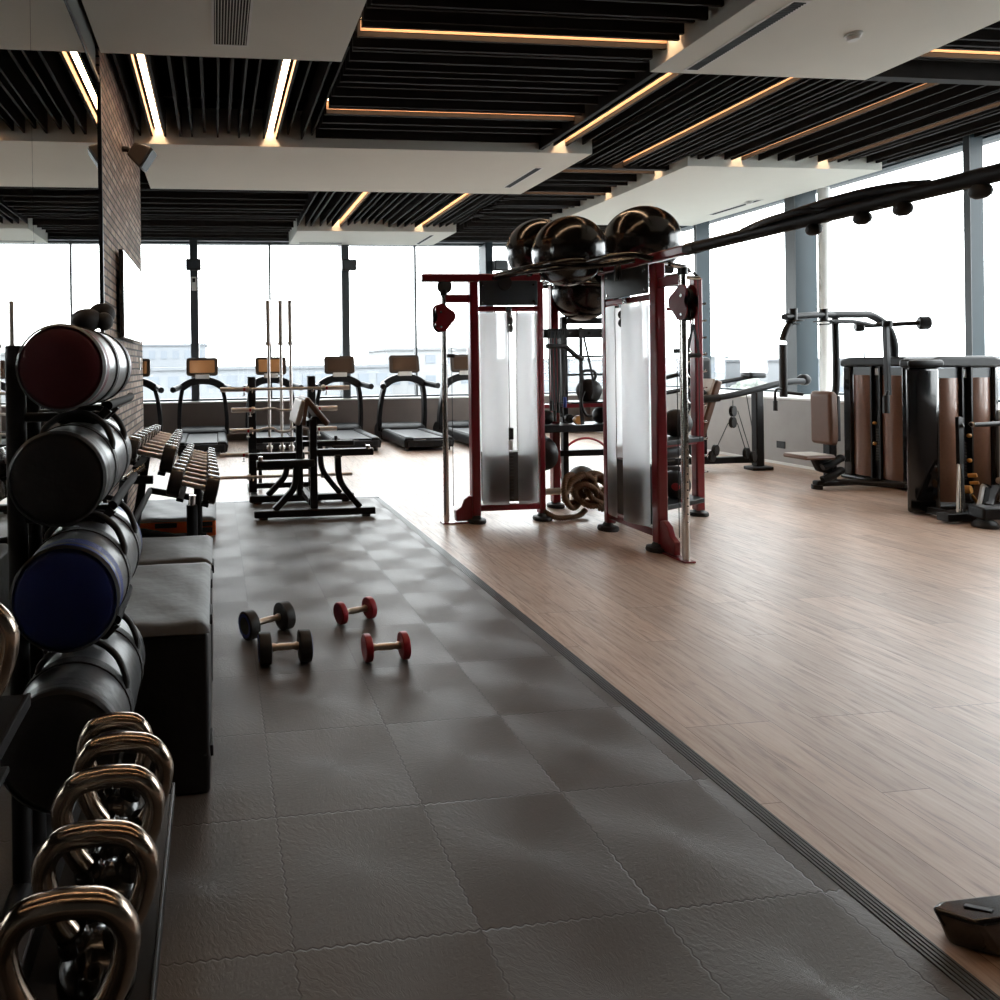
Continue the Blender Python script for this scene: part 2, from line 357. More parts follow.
ribs('trim_mat_end', (XW, 7.221, 0), (1.81, 7.221, 0), 0.075, 5, 1)
# walls
struct(G().box(-1.2, XW - 0.03, -4.2, 5.235, 0, 4.75).build('wall_left', M['grey_paint']))
struct(G().box(-1.2, XW, 5.236, 7.97, 0, 4.75).build('wall_brick', M['brick']))
struct(G().box(-4.4, -4.2, -4.2, 13.3, 0, 4.75).build('wall_side', M['grey_paint']))
struct(G().box(-4.4, 9.6, -4.4, -4.2, 0, 4.75).build('wall_back', M['grey_paint']))
struct(G().box(-4.4, 9.6, 13.3, 13.95, -0.25, 0.77).build('wall_far', M['farwall']))
struct(G().box(8.86, 9.5, -4.2, 1.715, 0.955, 4.7).build('wall_light_block', M['grey_paint']))  # unseen wall added in place of further windows, to cut light from behind
struct(G().box(8.0, 9.6, -4.2, 13.3, -0.25, 0.93).build('wall_right', M['lowwall'], bevel=0.004))
struct(G().box(7.985, 8.0, -4.2, 13.3, 0, 0.035).build('baseboard_right', M['white']))
struct(G().box(-4.2, 8.0, 13.285, 13.3, 0, 0.035).build('baseboard_far', M['farwall']))
struct(G().box(-4.2, 9.3, 13.28, 13.5, 0.77, 0.80).build('trim_1', M['white']))
struct(G().box(7.985, 9.3, -4.2, 13.28, 0.93, 0.955).build('trim_2', M['white']))
struct(G().box(-4.4, 9.6, -4.4, 14.1, 4.7, 4.85).build('ceiling', M['deck']))
struct(G().box(-4.2, 9.5, 13.42, 13.95, 4.07, 4.7).build('trim_3', M['mullion_dark']))
struct(G().box(9.12, 9.6, -4.2, 13.42, 4.14, 4.7).build('trim_4', M['mullion_dark']))
# far mullions & panes
fx = [-3.62, -0.42, 2.71, 5.83, 8.95]
for i, x in enumerate(fx):
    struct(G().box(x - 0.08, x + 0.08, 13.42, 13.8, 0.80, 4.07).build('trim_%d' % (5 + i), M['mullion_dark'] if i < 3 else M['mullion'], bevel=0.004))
wn_ = 1
for a, b in zip(fx, fx[1:]):
    mid = (a + b) / 2
    f = G(); f.box(mid - 0.02, mid + 0.02, 13.62, 13.74, 0.84, 4.05); f.box(a + 0.08, b - 0.08, 13.6, 13.76, 0.80, 0.84); f.box(a + 0.08, b - 0.08, 13.6, 13.76, 4.04, 4.07)
    w = struct(f.build('window_%d' % wn_, M['mullion_dark'])); wn_ += 1
    for p, q in ((a + 0.08, mid - 0.014), (mid + 0.014, b - 0.08)):
        G().box(p, q, 13.67, 13.68, 0.84, 4.04).build('pane', M['glass'], w)
# right mullions
ry = [11.23, 9.22, 6.82, 4.3, 1.8]; rth = [0.03, 0.09, 0.035, 0.05, 0.085]; rdx = [9.12, 9.22, 9.03, 9.08, 9.08]
for i, y in enumerate(ry):
    post = struct(G().box(8.862, rdx[i], y - rth[i], y + rth[i], 0.955, 4.15).build('trim_%d' % (10 + i), M['mullion'], bevel=0.003))
    G().box(8.85, 8.8615, y - rth[i], y + rth[i], 0.955, 4.13).build('shaded_face', M['mullion_dark'], post)  # extra face: shade on the post's room side put in as its own colour
ryy = [13.35] + ry
for a, b in zip(ryy, ryy[1:]):
    f = G(); f.box(9.2, 9.36, b, a, 0.955, 0.985).box(9.2, 9.36, b, a, 4.115, 4.14)
    w = struct(f.build('window_%d' % wn_, M['mullion'])); wn_ += 1
    G().box(9.27, 9.28, b + 0.002, a - 0.002, 0.985, 4.115).build('pane', M['glass'], w)
tag(G().tube([(9.08, 8.87, 0.956), (9.08, 8.87, 4.05)], 0.075, 16).build('curtain_edge', M['white'], ang=30), 'white vertical pipe standing on the sill beside the blue window post', 'curtain')  # upright tube standing in for a whitish curtain edge

# soffits
Z0 = 4.0
def soffit(n, x0, x1, y0, y1, t=0.42):
    return struct(G().box(x0, x1, y0, y1, Z0, Z0 + t).build(n, M['soffit'], bevel=0.003), 'dropped white plasterboard ceiling panel')
soffit('ceiling_panel', XW, 1.06, 2.9, 5.30, 0.7)
soffit('ceiling_panel', XW, 4.53, 7.42, 9.28)
soffit('ceiling_panel', 1.53, 4.59, 12.05, 13.41)
soffit('ceiling_panel', 3.76, 5.83, 2.6, 5.28)
soffit('ceiling_panel', 6.06, 8.85, 7.80, 11.3)
# slats
def slats(axis, a0, a1, b0, b1, leds=(), seed=1, pitch=(0.10, 0.20), zb=4.085, ends=None):
    """axis 'Y': slats run along Y from b0..b1 placed over X a0..a1; axis 'X': run along X (b0..b1) placed over Y a0..a1"""
    rnd = random.Random(seed); g = G(); ps = []
    p = a0 + 0.02
    while p < a1:
        if all(abs(p - l) > 0.10 for l in leds): ps.append((p, rnd.choice((0.02, 0.02, 0.028)), zb + rnd.choice((0, 0, 0.02, 0.05)), rnd.choice((0.2, 0.26, 0.3))))
        p += rnd.uniform(*pitch)
    for l in leds:
        for s in (-0.075, 0.075): ps.append((l + s, 0.022, zb - 0.003, 0.28))
    for p, w, z, h in ps:
        if axis == 'Y': g.box(p - w/2, p + w/2, b0, b1, z, z + h)
        else: g.box(b0, b1, p - w/2, p + w/2, z, z + h)
    # carriers that hold the slats from the deck
    k = b0 + 0.3
    while k < b1:
        if axis == 'Y': g.box(a0, a1, k, k + 0.03, zb + 0.2, 4.7)
        else: g.box(k, k + 0.03, a0, a1, zb + 0.2, 4.7)
        k += 1.2
    return struct(g.build('ceiling_slats', M['slat']), 'dark timber ceiling slats')
LEDG = 'warm ceiling light strips'
def led(axis, p, b0, b1, label, w=0.05, z=4.20):
    t = thing('strip_light', label, 'light strip', (p, b0, z) if axis == 'Y' else (b0, p, z), 0, LEDG)
    g = G(t); h = G(t)
    if axis == 'Y': g.box(p - w/2, p + w/2, b0, b1, z, z + 0.006); h.box(p - w/2 - 0.012, p + w/2 + 0.012, b0, b1, z + 0.007, z + 0.05)
    else: g.box(b0, b1, p - w/2, p + w/2, z, z + 0.006); h.box(b0, b1, p - w/2 - 0.012, p + w/2 + 0.012, z + 0.007, z + 0.05)
    for s in (-1, 1):
        r = G(t); c = p + s*(0.061)
        if axis == 'Y': r.box(c - 0.0015, c + 0.0015, b0, b1, z - 0.075, z + 0.006)
        else: r.box(b0, b1, c - 0.0015, c + 0.0015, z - 0.075, z + 0.006)
        r.build('reflector', M['reflector'], t)
    g.build('diffuser', M['led'], t); h.build('housing', M['blackmetal'], t)
slats('Y', XW + 0.05, 1.14, 5.31, 7.41, (-0.60, 0.65), 3, (0.115, 0.165))
led('Y', -0.60, 5.31, 7.41, 'left light strip between the first white panel and the second, next to brick wall', 0.055, 4.16)
led('Y', 0.65, 5.31, 7.41, 'bright light strip right of the one beside the brick wall', 0.055, 4.16)
slats('X', 3.0, 5.29, 1.14, 3.74, (4.97,), 4, (0.11, 0.17))
slats('X', 5.30, 7.40, 1.16, 3.84, (6.55,), 5, (0.11, 0.17))
led('X', 4.97, 1.16, 3.74, 'nearest crosswise light strip above the centre of the room')
led('X', 6.55, 1.16, 3.84, 'shorter crosswise light strip just in front of long white panel')
struct(G().box(3.85, 3.9, 5.30, 7.41, 4.03, 4.3).build('ceiling_slats', M['slat']))
slats('Y', 3.92, 4.55, 5.30, 7.41, (4.12,), 6, (0.10, 0.15)); slats('Y', 4.56, 6.05, 5.30, 8.12, (5.32,), 7, (0.09, 0.17)); slats('Y', 6.08, 9.1, 5.30, 7.79, (6.74, 7.98), 8, (0.09, 0.18))
led('Y', 4.12, 5.32, 7.41, 'lengthwise light strip ending at the right end of the long white panel')
led('Y', 5.32, 5.32, 8.10, 'lengthwise light strip, second from left in the right-hand slats')
led('Y', 6.74, 5.32, 7.79, 'lengthwise light strip, third from left in the right-hand slats')
led('Y', 7.98, 5.32, 7.79, 'lengthwise light strip nearest the right-hand windows')
slats('X', 2.6, 5.18, 5.85, 9.1, (4.92,), 9); led('X', 4.92, 5.85, 9.0, 'crosswise light strip right of the white panel with smoke detector')
struct(G().box(5.84, 9.1, 5.2, 5.29, 4.0, 4.35).build('ceiling_slats', M['slat']))
struct(G().box(4.54, 6.05, 8.13, 8.2, 4.05, 4.35).build('ceiling_slats', M['slat']))
slats('X', 8.2, 11.3, 4.60, 6.05, (8.36, 9.5), 10, (0.16, 0.26)); slats('X', 11.3, 13.4, 4.75, 9.1, (), 12, (0.16, 0.26))
slats('X', 9.3, 11.3, 4.54, 4.72, (), 13)
led('X', 8.36, 4.62, 6.05, 'short crosswise light strip behind the exercise balls'); led('X', 9.5, 4.75, 6.05, 'short far crosswise light strip touching the right-hand white panel')
slats('X', 9.3, 13.4, -4.1, 1.48, (), 14, (0.2, 0.34))
slats('Y', 1.52, 4.73, 9.29, 12.04, (2.27, 3.86), 15, (0.10, 0.17))
led('Y', 2.27, 9.3, 12.04, 'left light strip in the far slats before the small far panel'); led('Y', 3.86, 9.3, 12.04, 'right light strip in the far slats before the small far panel')
slats('X', 8.0, 9.28, -4.1, XW - 0.35, (), 16)
# overhead behind the camera
slats('X', -4.1, 2.55, XW, 9.1, (-0.9, 1.9), 17, (0.16, 0.22)); 
for y, s_ in ((-0.9, 'rearmost'), (1.9, 'second rearmost')):
    led('X', y, XW + 0.1, 4.8, s_ + ' crosswise light strip over the near end of the room')
# vents & detectors
def vent(label, x0, x1, y0, y1, axis, n):
    t = thing('ceiling_vent', label, 'air vent', ((x0+x1)/2, (y0+y1)/2, Z0), 0, 'ceiling air vents')
    g = G(t); e = 0.018
    g.box(x0-e, x1+e, y0-e, y0, Z0-0.006, Z0-0.0005).box(x0-e, x1+e, y1, y1+e, Z0-0.006, Z0-0.0005).box(x0-e, x0, y0, y1, Z0-0.006, Z0-0.0005).box(x1, x1+e, y0, y1, Z0-0.006, Z0-0.0005)
    g.build('frame', M['white'], t)
    G(t).box(x0, x1, y0, y1, Z0-0.002, Z0-0.0005).build('backing', M['deck'], t)
    h = G(t)
    for k in range(n):
        if axis == 'Y': q = x0 + (x1-x0)*(k+0.5)/n; h.box(q-0.0028, q+0.0028, y0, y1, Z0-0.005, Z0-0.002)
        else: q = y0 + (y1-y0)*(k+0.5)/n; h.box(x0, x1, q-0.003, q+0.003, Z0-0.008, Z0-0.002)
    h.build('louvre', M['soffit'] if n == 12 else M['greyplastic'], t)
vent('square louvred air grille in the nearest left white ceiling panel', 0.02, 0.27, 4.42, 5.08, 'Y', 12)
vent('slim slot air vent at the right end of the long white panel', 4.11, 4.2, 8.0, 8.92, 'Y', 3)
vent('long slot air vent in the upper right white panel', 4.04, 4.14, 4.15, 5.2, 'X', 50)
vent('short slot air vent at the right end of the small far panel', 4.18, 4.25, 12.33, 13.27, 'Y', 2)
vent('thin slot air vent at the left of the small far panel', 1.72, 2.6, 13.18, 13.26, 'X', 2)
vent('slot air vent in the right-hand panel by the windows', 8.46, 8.55, 9.4, 10.4, 'Y', 2)
def smoke(label, x, y):
    t = thing('smoke_detector', label, 'smoke detector', (x, y, Z0), 0, 'smoke detectors')
    G(t).lathe([(0, 0), (0.055, 0), (0.055, -0.015), (0.0, -0.015)], (x, y, Z0-0.001)).build('base', M['white'], t)
    G(t).lathe([(0.042, -0.018), (0.045, -0.03), (0.035, -0.05), (0, -0.052)], (x, y, Z0)).build('sensor_cap', M['white'], t)
    G(t).lathe([(0.036, -0.016), (0.036, -0.02)], (x, y, Z0)).build('gap_ring', M['rubber'], t)
smoke('round white smoke detector on the upper right ceiling panel', 4.91, 4.53); smoke('small white detector on the right-hand panel near the windows', 8.42, 9.5)

# mirror panels
for i, (a, b, w) in enumerate(((3.303, 5.21, 'farthest tall mirror panel, ending at the brick wall'), (1.353, 3.297, 'tall mirror panel behind the sandbag rack'), (-0.6, 1.347, 'tall mirror panel behind the kettlebells, nearest the viewer'))):
    tag(G().box(XW - 0.03, XW - 0.004, a, b, 0.12, 3.73).build('wall_mirror', M['mirror']), w, 'mirror', 'mirror panels on the left wall')
struct(G().box(XW - 0.03, XW + 0.012, 5.21, 5.237, 0.0, 3.76).box(XW - 0.03, XW + 0.004, -0.6, 5.21, 3.73, 3.76).build('trim_17', M['blackmetal']))

# TV, switch, speaker on brick wall
t = thing('wall_screen', 'wide flat wall screen mounted on the brick wall', 'screen', (XW, 6.3, 2.15))
G(t).box(XW + 0.025, XW + 0.065, 5.93, 7.25, 1.78, 2.565).build('bezel', M['blackgloss'], t, bevel=0.006)
G(t).box(XW + 0.0655, XW + 0.068, 5.945, 7.235, 1.795, 2.55).build('display', M['tv'], t)
G(t).box(XW + 0.001, XW + 0.025, 6.1, 6.6, 1.95, 2.3).build('wall_bracket', M['blackmetal'], t)
t = thing('light_switch', 'small white light switch on the far end of brick wall', 'switch', (XW, 7.62, 1.53))
G(t).box(XW + 0.001, XW + 0.012, 7.58, 7.66, 1.48, 1.62).build('plate', M['white'], t, bevel=0.003)
G(t).box(XW + 0.012, XW + 0.017, 7.6, 7.64, 1.51, 1.59).build('rocker', M['white'], t)
t = thing('power_outlet', 'black power outlet low on the grey right wall', 'outlet', (8.0, 8.52, 0.28))
G(t).box(7.992, 7.9995, 8.45, 8.59, 0.23, 0.33).build('plate', M['blackmetal'], t, bevel=0.002)
for d in (-0.035, 0.035): G(t).cyl((7.991, 8.52 + d, 0.28), (7.9915, 8.52 + d, 0.28), 0.022).build('socket', M['rubber'], t)
t = thing('wall_speaker', 'dark brown loudspeaker on a bracket high on the brick wall', 'speaker', (XW, 6.9, 3.4))
sx, sy, sz = -0.69, 6.45, 3.56
G(t).tube([(XW + 0.002, sy, sz + .06), (XW + 0.05, sy, sz + .06), (sx - 0.06, sy, sz)], 0.028, 10).build('bracket', M['blackmetal'], t)
spd = V((0.80, -0.12, -0.55)).normalized()
c = V((sx, sy, sz)); spu = V((0.5, -0.1, 0.85)); spr = spd.cross(spu).normalized(); spu = spr.cross(spd).normalized()
g = G(t); hb = []
for dd, w, h in ((-0.11, 0.065, 0.07), (0.085, 0.105, 0.115)):
    hb.append([c + spd*dd + spr*i*w + spu*j*h for i, j in ((-1,-1),(1,-1),(1,1),(-1,1))])
A = [g.v(p) for p in hb[0]]; B = [g.v(p) for p in hb[1]]; g.f(list(reversed(A))); g.f(B)
for k in range(4): g.f([A[k], A[(k+1)%4], B[(k+1)%4], B[k]])
g.build('cabinet', mat('speaker_brown', (0.045, 0.036, 0.03), 0.5), t, bevel=0.02)
g = G(t); fr = [c + spd*0.089 + spr*i*0.092 + spu*j*0.102 for i, j in ((-1,-1),(1,-1),(1,1),(-1,1))]
g.prism(fr, spd * 0.008); g.build('grille', M['greyplastic'], t, bevel=0.004)

# sensor boxes on far window posts
def sensor(label, x, remote):
    t = thing('post_speaker', label, 'speaker', (x, 13.38, 3.6), 0, 'small speakers on the far window posts')
    G(t).box(x - 0.15, x + 0.15, 13.22, 13.38, 3.45, 3.67).build('cabinet', M['darkplastic'], t, bevel=0.02)
    G(t).box(x - 0.04, x + 0.04, 13.38, 13.4195, 3.5, 3.6).build('bracket', M['blackmetal'], t)
    G(t).box(x - 0.13, x + 0.13, 13.212, 13.22, 3.47, 3.65).build('grille', M['mullion_dark'], t)
sensor('small dark speaker on the leftmost far window post', -0.42, 1); sensor('small dark speaker on the far window post beside the bar tops', 2.76, 0)
sensor('small dark speaker on the far window post beside exercise balls', 6.02, 0)
t = thing('post_controller', 'small white wall controller under the left post speaker', 'controller', (-0.42, 13.42, 3.2))
G(t).box(-0.47, -0.37, 13.4, 13.419, 3.05, 3.33).build('casing', M['white'], t, bevel=0.005); G(t).box(-0.45, -0.39, 13.396, 13.4, 3.22, 3.3).build('display', M['rubber'], t)

# ================================================================ left side equipment
# ---- kettlebells
def kettlebell(label, x, y, zb, s, rz=0, group='kettlebells on the near rack', tilt=0):
    """zb: height of the base, s: scale (1 = 28 cm tall)"""
    t = thing('kettlebell', label, 'kettlebell', (x, y, zb), rz, group)
    R = 0.0585 * s; cz = R * 0.93
    g = G(); prof = [(0, 0), (R*0.62, 0), (R*0.68, 0.004)]
    for k in range(1, 17):
        a = -0.75 + (PI/2 + 0.75) * k / 16
        prof.append((R*math.cos(a), cz + R*math.sin(a)))
    prof[-1] = (0, cz + R)
    g.lathe(prof, seg=36); g.build('bell', M['ketbody'], t)
    # handle: loop standing across X
    h = 0.105 * s; hw = (0.079 if s > .95 else .068) * s; z1 = cz + R*0.62 + 0.060*s; rr = 0.0175 * (0.6 + 0.4*s)
    pts = [(-R*0.45, 0, cz + R*0.7), (-hw*0.72, 0, z1 - 0.01*s), (-hw*0.92, 0, z1 + h*0.30), (-hw*0.95, 0, z1 + h*0.66), (-hw*0.66, 0, z1 + h*0.97), (-hw*0.2, 0, z1 + h*1.05), (hw*0.2, 0, z1 + h*1.05), (hw*0.66, 0, z1 + h*0.97), (hw*0.95, 0, z1 + h*0.66), (hw*0.92, 0, z1 + h*0.30), (hw*0.72, 0, z1 - 0.01*s), (R*0.45, 0, cz + R*0.7)]
    G().tube(pts, rr, 16, sm=5).build('handle', M['bronze'], t, ang=60)
    g = G()
    for sx in (-1, 1): g.lathe([(rr*1.35, -0.012), (rr*1.5, 0), (rr*1.3, 0.014)], (sx*R*0.55, 0, cz + R*0.86), (sx*0.35, 0, 1), 16)
    g.build('collar', M['ketbody'], t)
    return t
M['ketbody'] = mat('kettlebell_enamel', (0.012, 0.0115, 0.011), 0.22, 0.2, 0.15, coat=0.4)
kb = [(-0.200, 0.86, 0.571, 1.0, 0.04, 'nearest kettlebell on the front shelf, largest polished handle'),
      (-0.188, 1.00, 0.560, 1.0, -0.03, 'second kettlebell from the viewer on the front shelf'),
      (-0.190, 1.13, 0.564, 1.0, 0.05, 'third kettlebell from the viewer, middle of the front shelf'),
      (-0.183, 1.25, 0.553, 1.0, -0.05, 'fourth kettlebell from the viewer on the front shelf'),
      (-0.214, 1.365, 0.553, 0.92, 0.05, 'farthest kettlebell on the front shelf, beside black box')]
for x, y, z, s, rz, l in kb: kettlebell(l, x, y, z, s, rz)
kettlebell('farther of two kettlebells on the upper shelf at left edge', -0.395, 1.02, 0.898, 1.0, 0.15)
kettlebell('nearer of two kettlebells on the upper shelf at left edge', -0.385, 0.86, 0.898, 1.0, 0.1)
t = thing('kettlebell_rack', 'black steel two-tier kettlebell rack in the near left corner', 'rack', (-0.4, 1.1, 0))
g = G(t)  # front tray
g.box(-0.31, -0.105, 0.55, 1.50, 0.542, 0.550).box(-0.112, -0.105, 0.55, 1.50, 0.542, 0.575).box(-0.312, -0.306, 0.55, 1.50, 0.542, 0.60)
g.build('tray', M['blackmetal'], t, bevel=0.002)
g = G(t); g.box(-0.60, -0.328, 0.55, 1.06, 0.888, 0.8975).box(-0.60, -0.362, 1.06, 1.29, 0.888, 0.8975).box(-0.366, -0.358, 1.06, 1.29, 0.875, 0.9)
g.build('tray', M['armpad'], t, bevel=0.002)
for y in (0.66, 1.44):
    G(t).box(-0.30, -0.24, y - .03, y + .03, 0.03, 0.542).build('leg', M['blackmetal'], t, bevel=0.004)
for y in (0.66, 1.24):
    G(t).box(-0.56, -0.50, y - .03, y + .03, 0.03, 0.888).build('leg', M['blackmetal'], t, bevel=0.004)
G(t).box(-0.62, -0.12, 0.63, 0.69, 0.013, 0.06).build('foot', M['blackmetal'], t, bevel=0.004); G(t).box(-0.62, -0.12, 1.21, 1.27, 0.013, 0.06).build('foot', M['blackmetal'], t, bevel=0.004)
G(t).box(-0.30, -0.12, 1.41, 1.47, 0.013, 0.06).build('foot', M['blackmetal'], t, bevel=0.004)
for z in (0.26, 0.42): G(t).tube([(-0.53, 0.66, z), (-0.53, 1.24, z)], 0.02, 10).build('stretcher', M['blackmetal'], t)
G(t).tube([(-0.27, 0.66, 0.2), (-0.27, 1.44, 0.2)], 0.02, 10).build('stretcher', M['blackmetal'], t)

# ---- sandbags and their stand
def sandbag(label, x, z, R, y0, y1, cap, body, dx=0.0, straps=True):
    t = thing('sandbag', label, 'sandbag', (x, y0, z), 0, 'fitness sandbags on the stand')
    L_ = y1 - y0; ax = V((dx, L_, 0)).normalized(); c = (x, y0, z)
    b = [(R*0.97, 0.012), (R, 0.03), (R*1.015, L_*0.3), (R*1.02, L_*0.6), (R, L_ - 0.03), (R*0.96, L_ - 0.008)]
    G(t).lathe(b, c, ax, 40).build('bag', body, t, ang=50)
    e = [(0, -0.012), (R*0.5, -0.010), (R*0.85, -0.004), (R*0.955, 0.004), (R*0.995, 0.02), (R*1.004, 0.05), (R*1.006, 0.075)]
    G(t).lathe(e, c, ax, 40).build('end_cap', cap, t, ang=50)
    far = [(0, L_ + 0.01), (R*0.85, L_ + 0.004), (R*0.97, L_ - 0.006), (R*1.004, L_ - 0.03), (R*1.006, L_ - 0.05)]
    G(t).lathe(far, c, ax, 40).build('end_cap', cap, t, ang=50)
    G(t).lathe([(R*0.965, 0.0), (R*1.02, 0.006), (R*0.99, 0.014)], c, ax, 40).build('piping', body, t)
    if straps:
        for q in (0.17, L_ - 0.14):
            G(t).lathe([(R*1.008, q - 0.018), (R*1.04, q - 0.016), (R*1.04, q + 0.016), (R*1.008, q + 0.018)], c, ax, 40).build('strap', M['blackweb'], t)
        for q in (0.17, L_ - 0.14):
            pts = [V((x, y0, z)) + V((R*math.cos(a)*rr, yy, R*math.sin(a)*rr)) for a, rr, yy in ((2.25, 1.02, q), (2.1, 1.13, q + .01), (1.75, 1.24, q + .035), (1.35, 1.27, q + .045), (0.95, 1.2, q + .035), (0.6, 1.1, q + .01), (0.45, 1.02, q))]
            G(t).tube(pts, 0.009, 8, sm=5).build('handle', M['blackweb'], t, ang=60)
    return t
M['blackweb'] = mat('black_webbing', (0.01, 0.01, 0.011), 0.6, 0, 0.1, bump=0.2, bscale=400)
M['bagvinyl'] = mat('bag_vinyl', (0.055, 0.058, 0.062), 0.33, 0, 0.15, 8, bump=0.25, bscale=14)
M['bagsilver'] = mat('bag_grey_vinyl', (0.16, 0.165, 0.17), 0.3, 0.1, 0.15, 8, bump=0.2, bscale=14)
YB0, YB1 = 1.66, 2.20
t = sandbag('sandbag with dark red end cap, topmost on the stand', -0.380, 1.517, 0.106, YB0, 2.22, M['redcap'], M['bagsilver'], straps=False)
for q in (0.2, 0.43): G(t).lathe([(0.108, q - .02), (0.112, q - .018), (0.112, q + .018), (0.108, q + .02)], (-0.380, YB0, 1.517), (0, 1, 0), 40).build('strap', M['blackweb'], t)
g = G(t)
for (a, b_, c_, r_, sc_) in ((-0.365, 1.93, 1.652, 0.045, (1, 1.3, .72)), (-0.335, 2.0, 1.675, 0.036, (1.1, 1, .9)), (-0.385, 2.05, 1.655, 0.035, (1, 1.2, .8)), (-0.318, 1.93, 1.648, 0.026, (1, 1.2, 1))): g.sph((a, b_, c_), r_, sc_)
g.build('handle', M['blackweb'], t)
sandbag('black sandbag, second from top on the stand', -0.393, 1.242, 0.117, YB0, 2.2, M['blackvinyl'], M['bagvinyl'])
sandbag('sandbag with navy blue end cap, third from top', -0.378, 0.945, 0.131, YB0, 2.2, M['bluecap'], M['bagvinyl'])
sandbag('large black sandbag, lowest on the stand', -0.390, 0.580, 0.148, YB0 - 0.02, 2.2, M['blackvinyl'], M['bagvinyl'])
t = thing('sandbag_stand', 'black steel stand carrying four sandbags beside the mirror', 'stand', (-0.56, 2.0, 0))
for y in (1.93, 2.08): G(t).cyl((-0.565, y, 0.05), (-0.565, y, 1.58), 0.028, seg=14).build('upright', M['blackmetal'], t)
G(t).cyl((-0.565, 1.55, 0.045), (-0.565, 2.28, 0.045), 0.03, seg=12).build('foot', M['blackmetal'], t)
for y in (1.62, 2.25): G(t).cyl((-0.62, y, 0.045), (-0.36, y, 0.045), 0.03, seg=12).build('foot', M['blackmetal'], t)
for z, R in ((1.517, 0.106), (1.242, 0.120), (0.923, 0.131), (0.580, 0.148)):
    zz = z - R*0.86 - 0.02; xr = -0.385 + R*0.62 + 0.01; xl = -0.385 - R*0.62 - 0.01; ye = 2.18 if z < 1.0 else 2.42
    for xx in (xl, xr):
        P = [(xx, 1.92, zz), (xx, ye - 0.03, zz), (xx, ye, zz + 0.004)]
        G(t).tube(P, 0.0135, 12).sph((xx, ye, zz + .004), 0.0135, seg=12, rings=8).build('arm', M['armpad'], t)
    for y in (1.93, 2.08): G(t).tube([(-0.565, y, zz - 0.03), (xl, y, zz - 0.03), (xl + .03, y, z - R - 0.045), (xr - .03, y, z - R - 0.045), (xr, y, zz - 0.01)], 0.014, 10).build('cross_tube', M['blackmetal'], t)

# ---- plyometric boxes
def plyo(label, x0, x1, y0, y1, h, body, top, tabs, z0=0.012):
    t = thing('plyo_box', label, 'plyometric box', ((x0+x1)/2, (y0+y1)/2, z0), 0, 'padded jump boxes along the wall')
    G(t).box(x0, x1, y0, y1, z0, h - 0.028).build('box_body', body, t, bevel=0.014, seg=3)
    g = G(t); n = 26; rd = random.Random(int(y0*100)); vs = []
    ph = [(rd.uniform(3, 14), rd.uniform(3, 14), rd.uniform(0, 6), rd.uniform(.4, 1)) for _ in range(7)]
    for i in range(n + 1):
        row = []
        for j in range(n + 1):
            x = x0 - 0.004 + (x1 - x0 + 0.008)*i/n; y = y0 - 0.004 + (y1 - y0 + 0.008)*j/n
            zz = sum(a*math.sin(x*k1*2 + y*k2*1.3 + p) for k1, k2, p, a in ph) * 0.0016
            ed = min(i, n - i, j, n - j)
            if ed == 0: zz = -0.026
            elif ed == 1: zz = zz*.5 - 0.004
            row.append(g.v((x, y, h + zz)))
        vs.append(row)
    for i in range(n):
        for j in range(n): g.f([vs[i][j], vs[i+1][j], vs[i+1][j+1], vs[i][j+1]])
    g.build('top_cover', top, t, ang=80)
    for y, z in tabs: G(t).box(x1 + 0.0005, x1 + 0.012, y - 0.06, y + 0.06, z - 0.02, z + 0.02).build('handle', M['blackweb'], t, bevel=0.004)
    return t
plyo('large black padded jump box with creased grey top', -0.66, -0.040, 2.315, 3.10, 0.605, M['blackvinyl'], M['greyvinyl'], ((2.45, 0.12), (2.7, 0.5), (2.95, 0.56)))
plyo('second padded jump box, right behind the large black one', -0.66, -0.035, 3.115, 3.60, 0.60, M['blackvinyl'], M['greyvinyl'], ((3.35, 0.5),))
t = plyo('low orange-sided padded box with grey top at the wall', -0.80, -0.02, 5.83, 6.75, 0.175, M['orange'], M['greyvinyl'], ())
G(t).box(-0.55, -0.36, 5.8295, 5.815, 0.10, 0.14).build('label_patch', M['blackweb'], t); G(t).box(-0.14, -0.05, 5.8295, 5.815, 0.045, 0.09).build('label_patch', M['blackweb'], t); G(t).box(-0.14, -0.05, 5.8295, 5.815, 0.105, 0.14).build('label_patch', M['blackweb'], t)

# ---- dumbbells
def dumb_parts(t, L_, R, W, head, cap=None, capmat=None, grip=None):
    """axis along local X, centred at the handle"""
    for s in (-1, 1):
        x0 = s*(L_/2 - W); x1 = s*L_/2
        prof = [(0.0, 0), (R*0.9, 0), (R*0.985, 0.004), (R, 0.010), (R, W - 0.010), (R*0.985, W - 0.004), (R*0.88, W), (R*0.6, W - 0.002), (0, W - 0.002)]
        G().lathe(prof, (x0, 0, 0), (s, 0, 0), 28).build('weight_head', head, t, ang=32)
        if cap: G().lathe([(R*0.60, 0), (R*0.82, 0.002), (R*0.84, 0)], (x1, 0, 0), (s, 0, 0), 28).build('end_ring', capmat, t)
    hl = L_/2 - W
    G().lathe([(0.017, -hl), (0.021, -hl + .012), (0.015, -hl + .03), (0.0175, -hl*.4), (0.0175, hl*.4), (0.015, hl - .03), (0.021, hl - .012), (0.017, hl)], (0, 0, 0), (1, 0, 0), 18).build('grip', grip or M['steel'], t)
def floor_dumb(label, xa, ya, xb, yb, R, W, head, ring=None):
    a = V((xa, ya, 0)); b = V((xb, yb, 0)); c = (a + b)/2; d = b - a
    t = thing('dumbbell', label, 'dumbbell', (c.x, c.y, 0.013 + R), math.atan2(d.y, d.x), 'dumbbells on the floor mat')
    dumb_parts(t, d.length, R, W, head, bool(ring), ring)
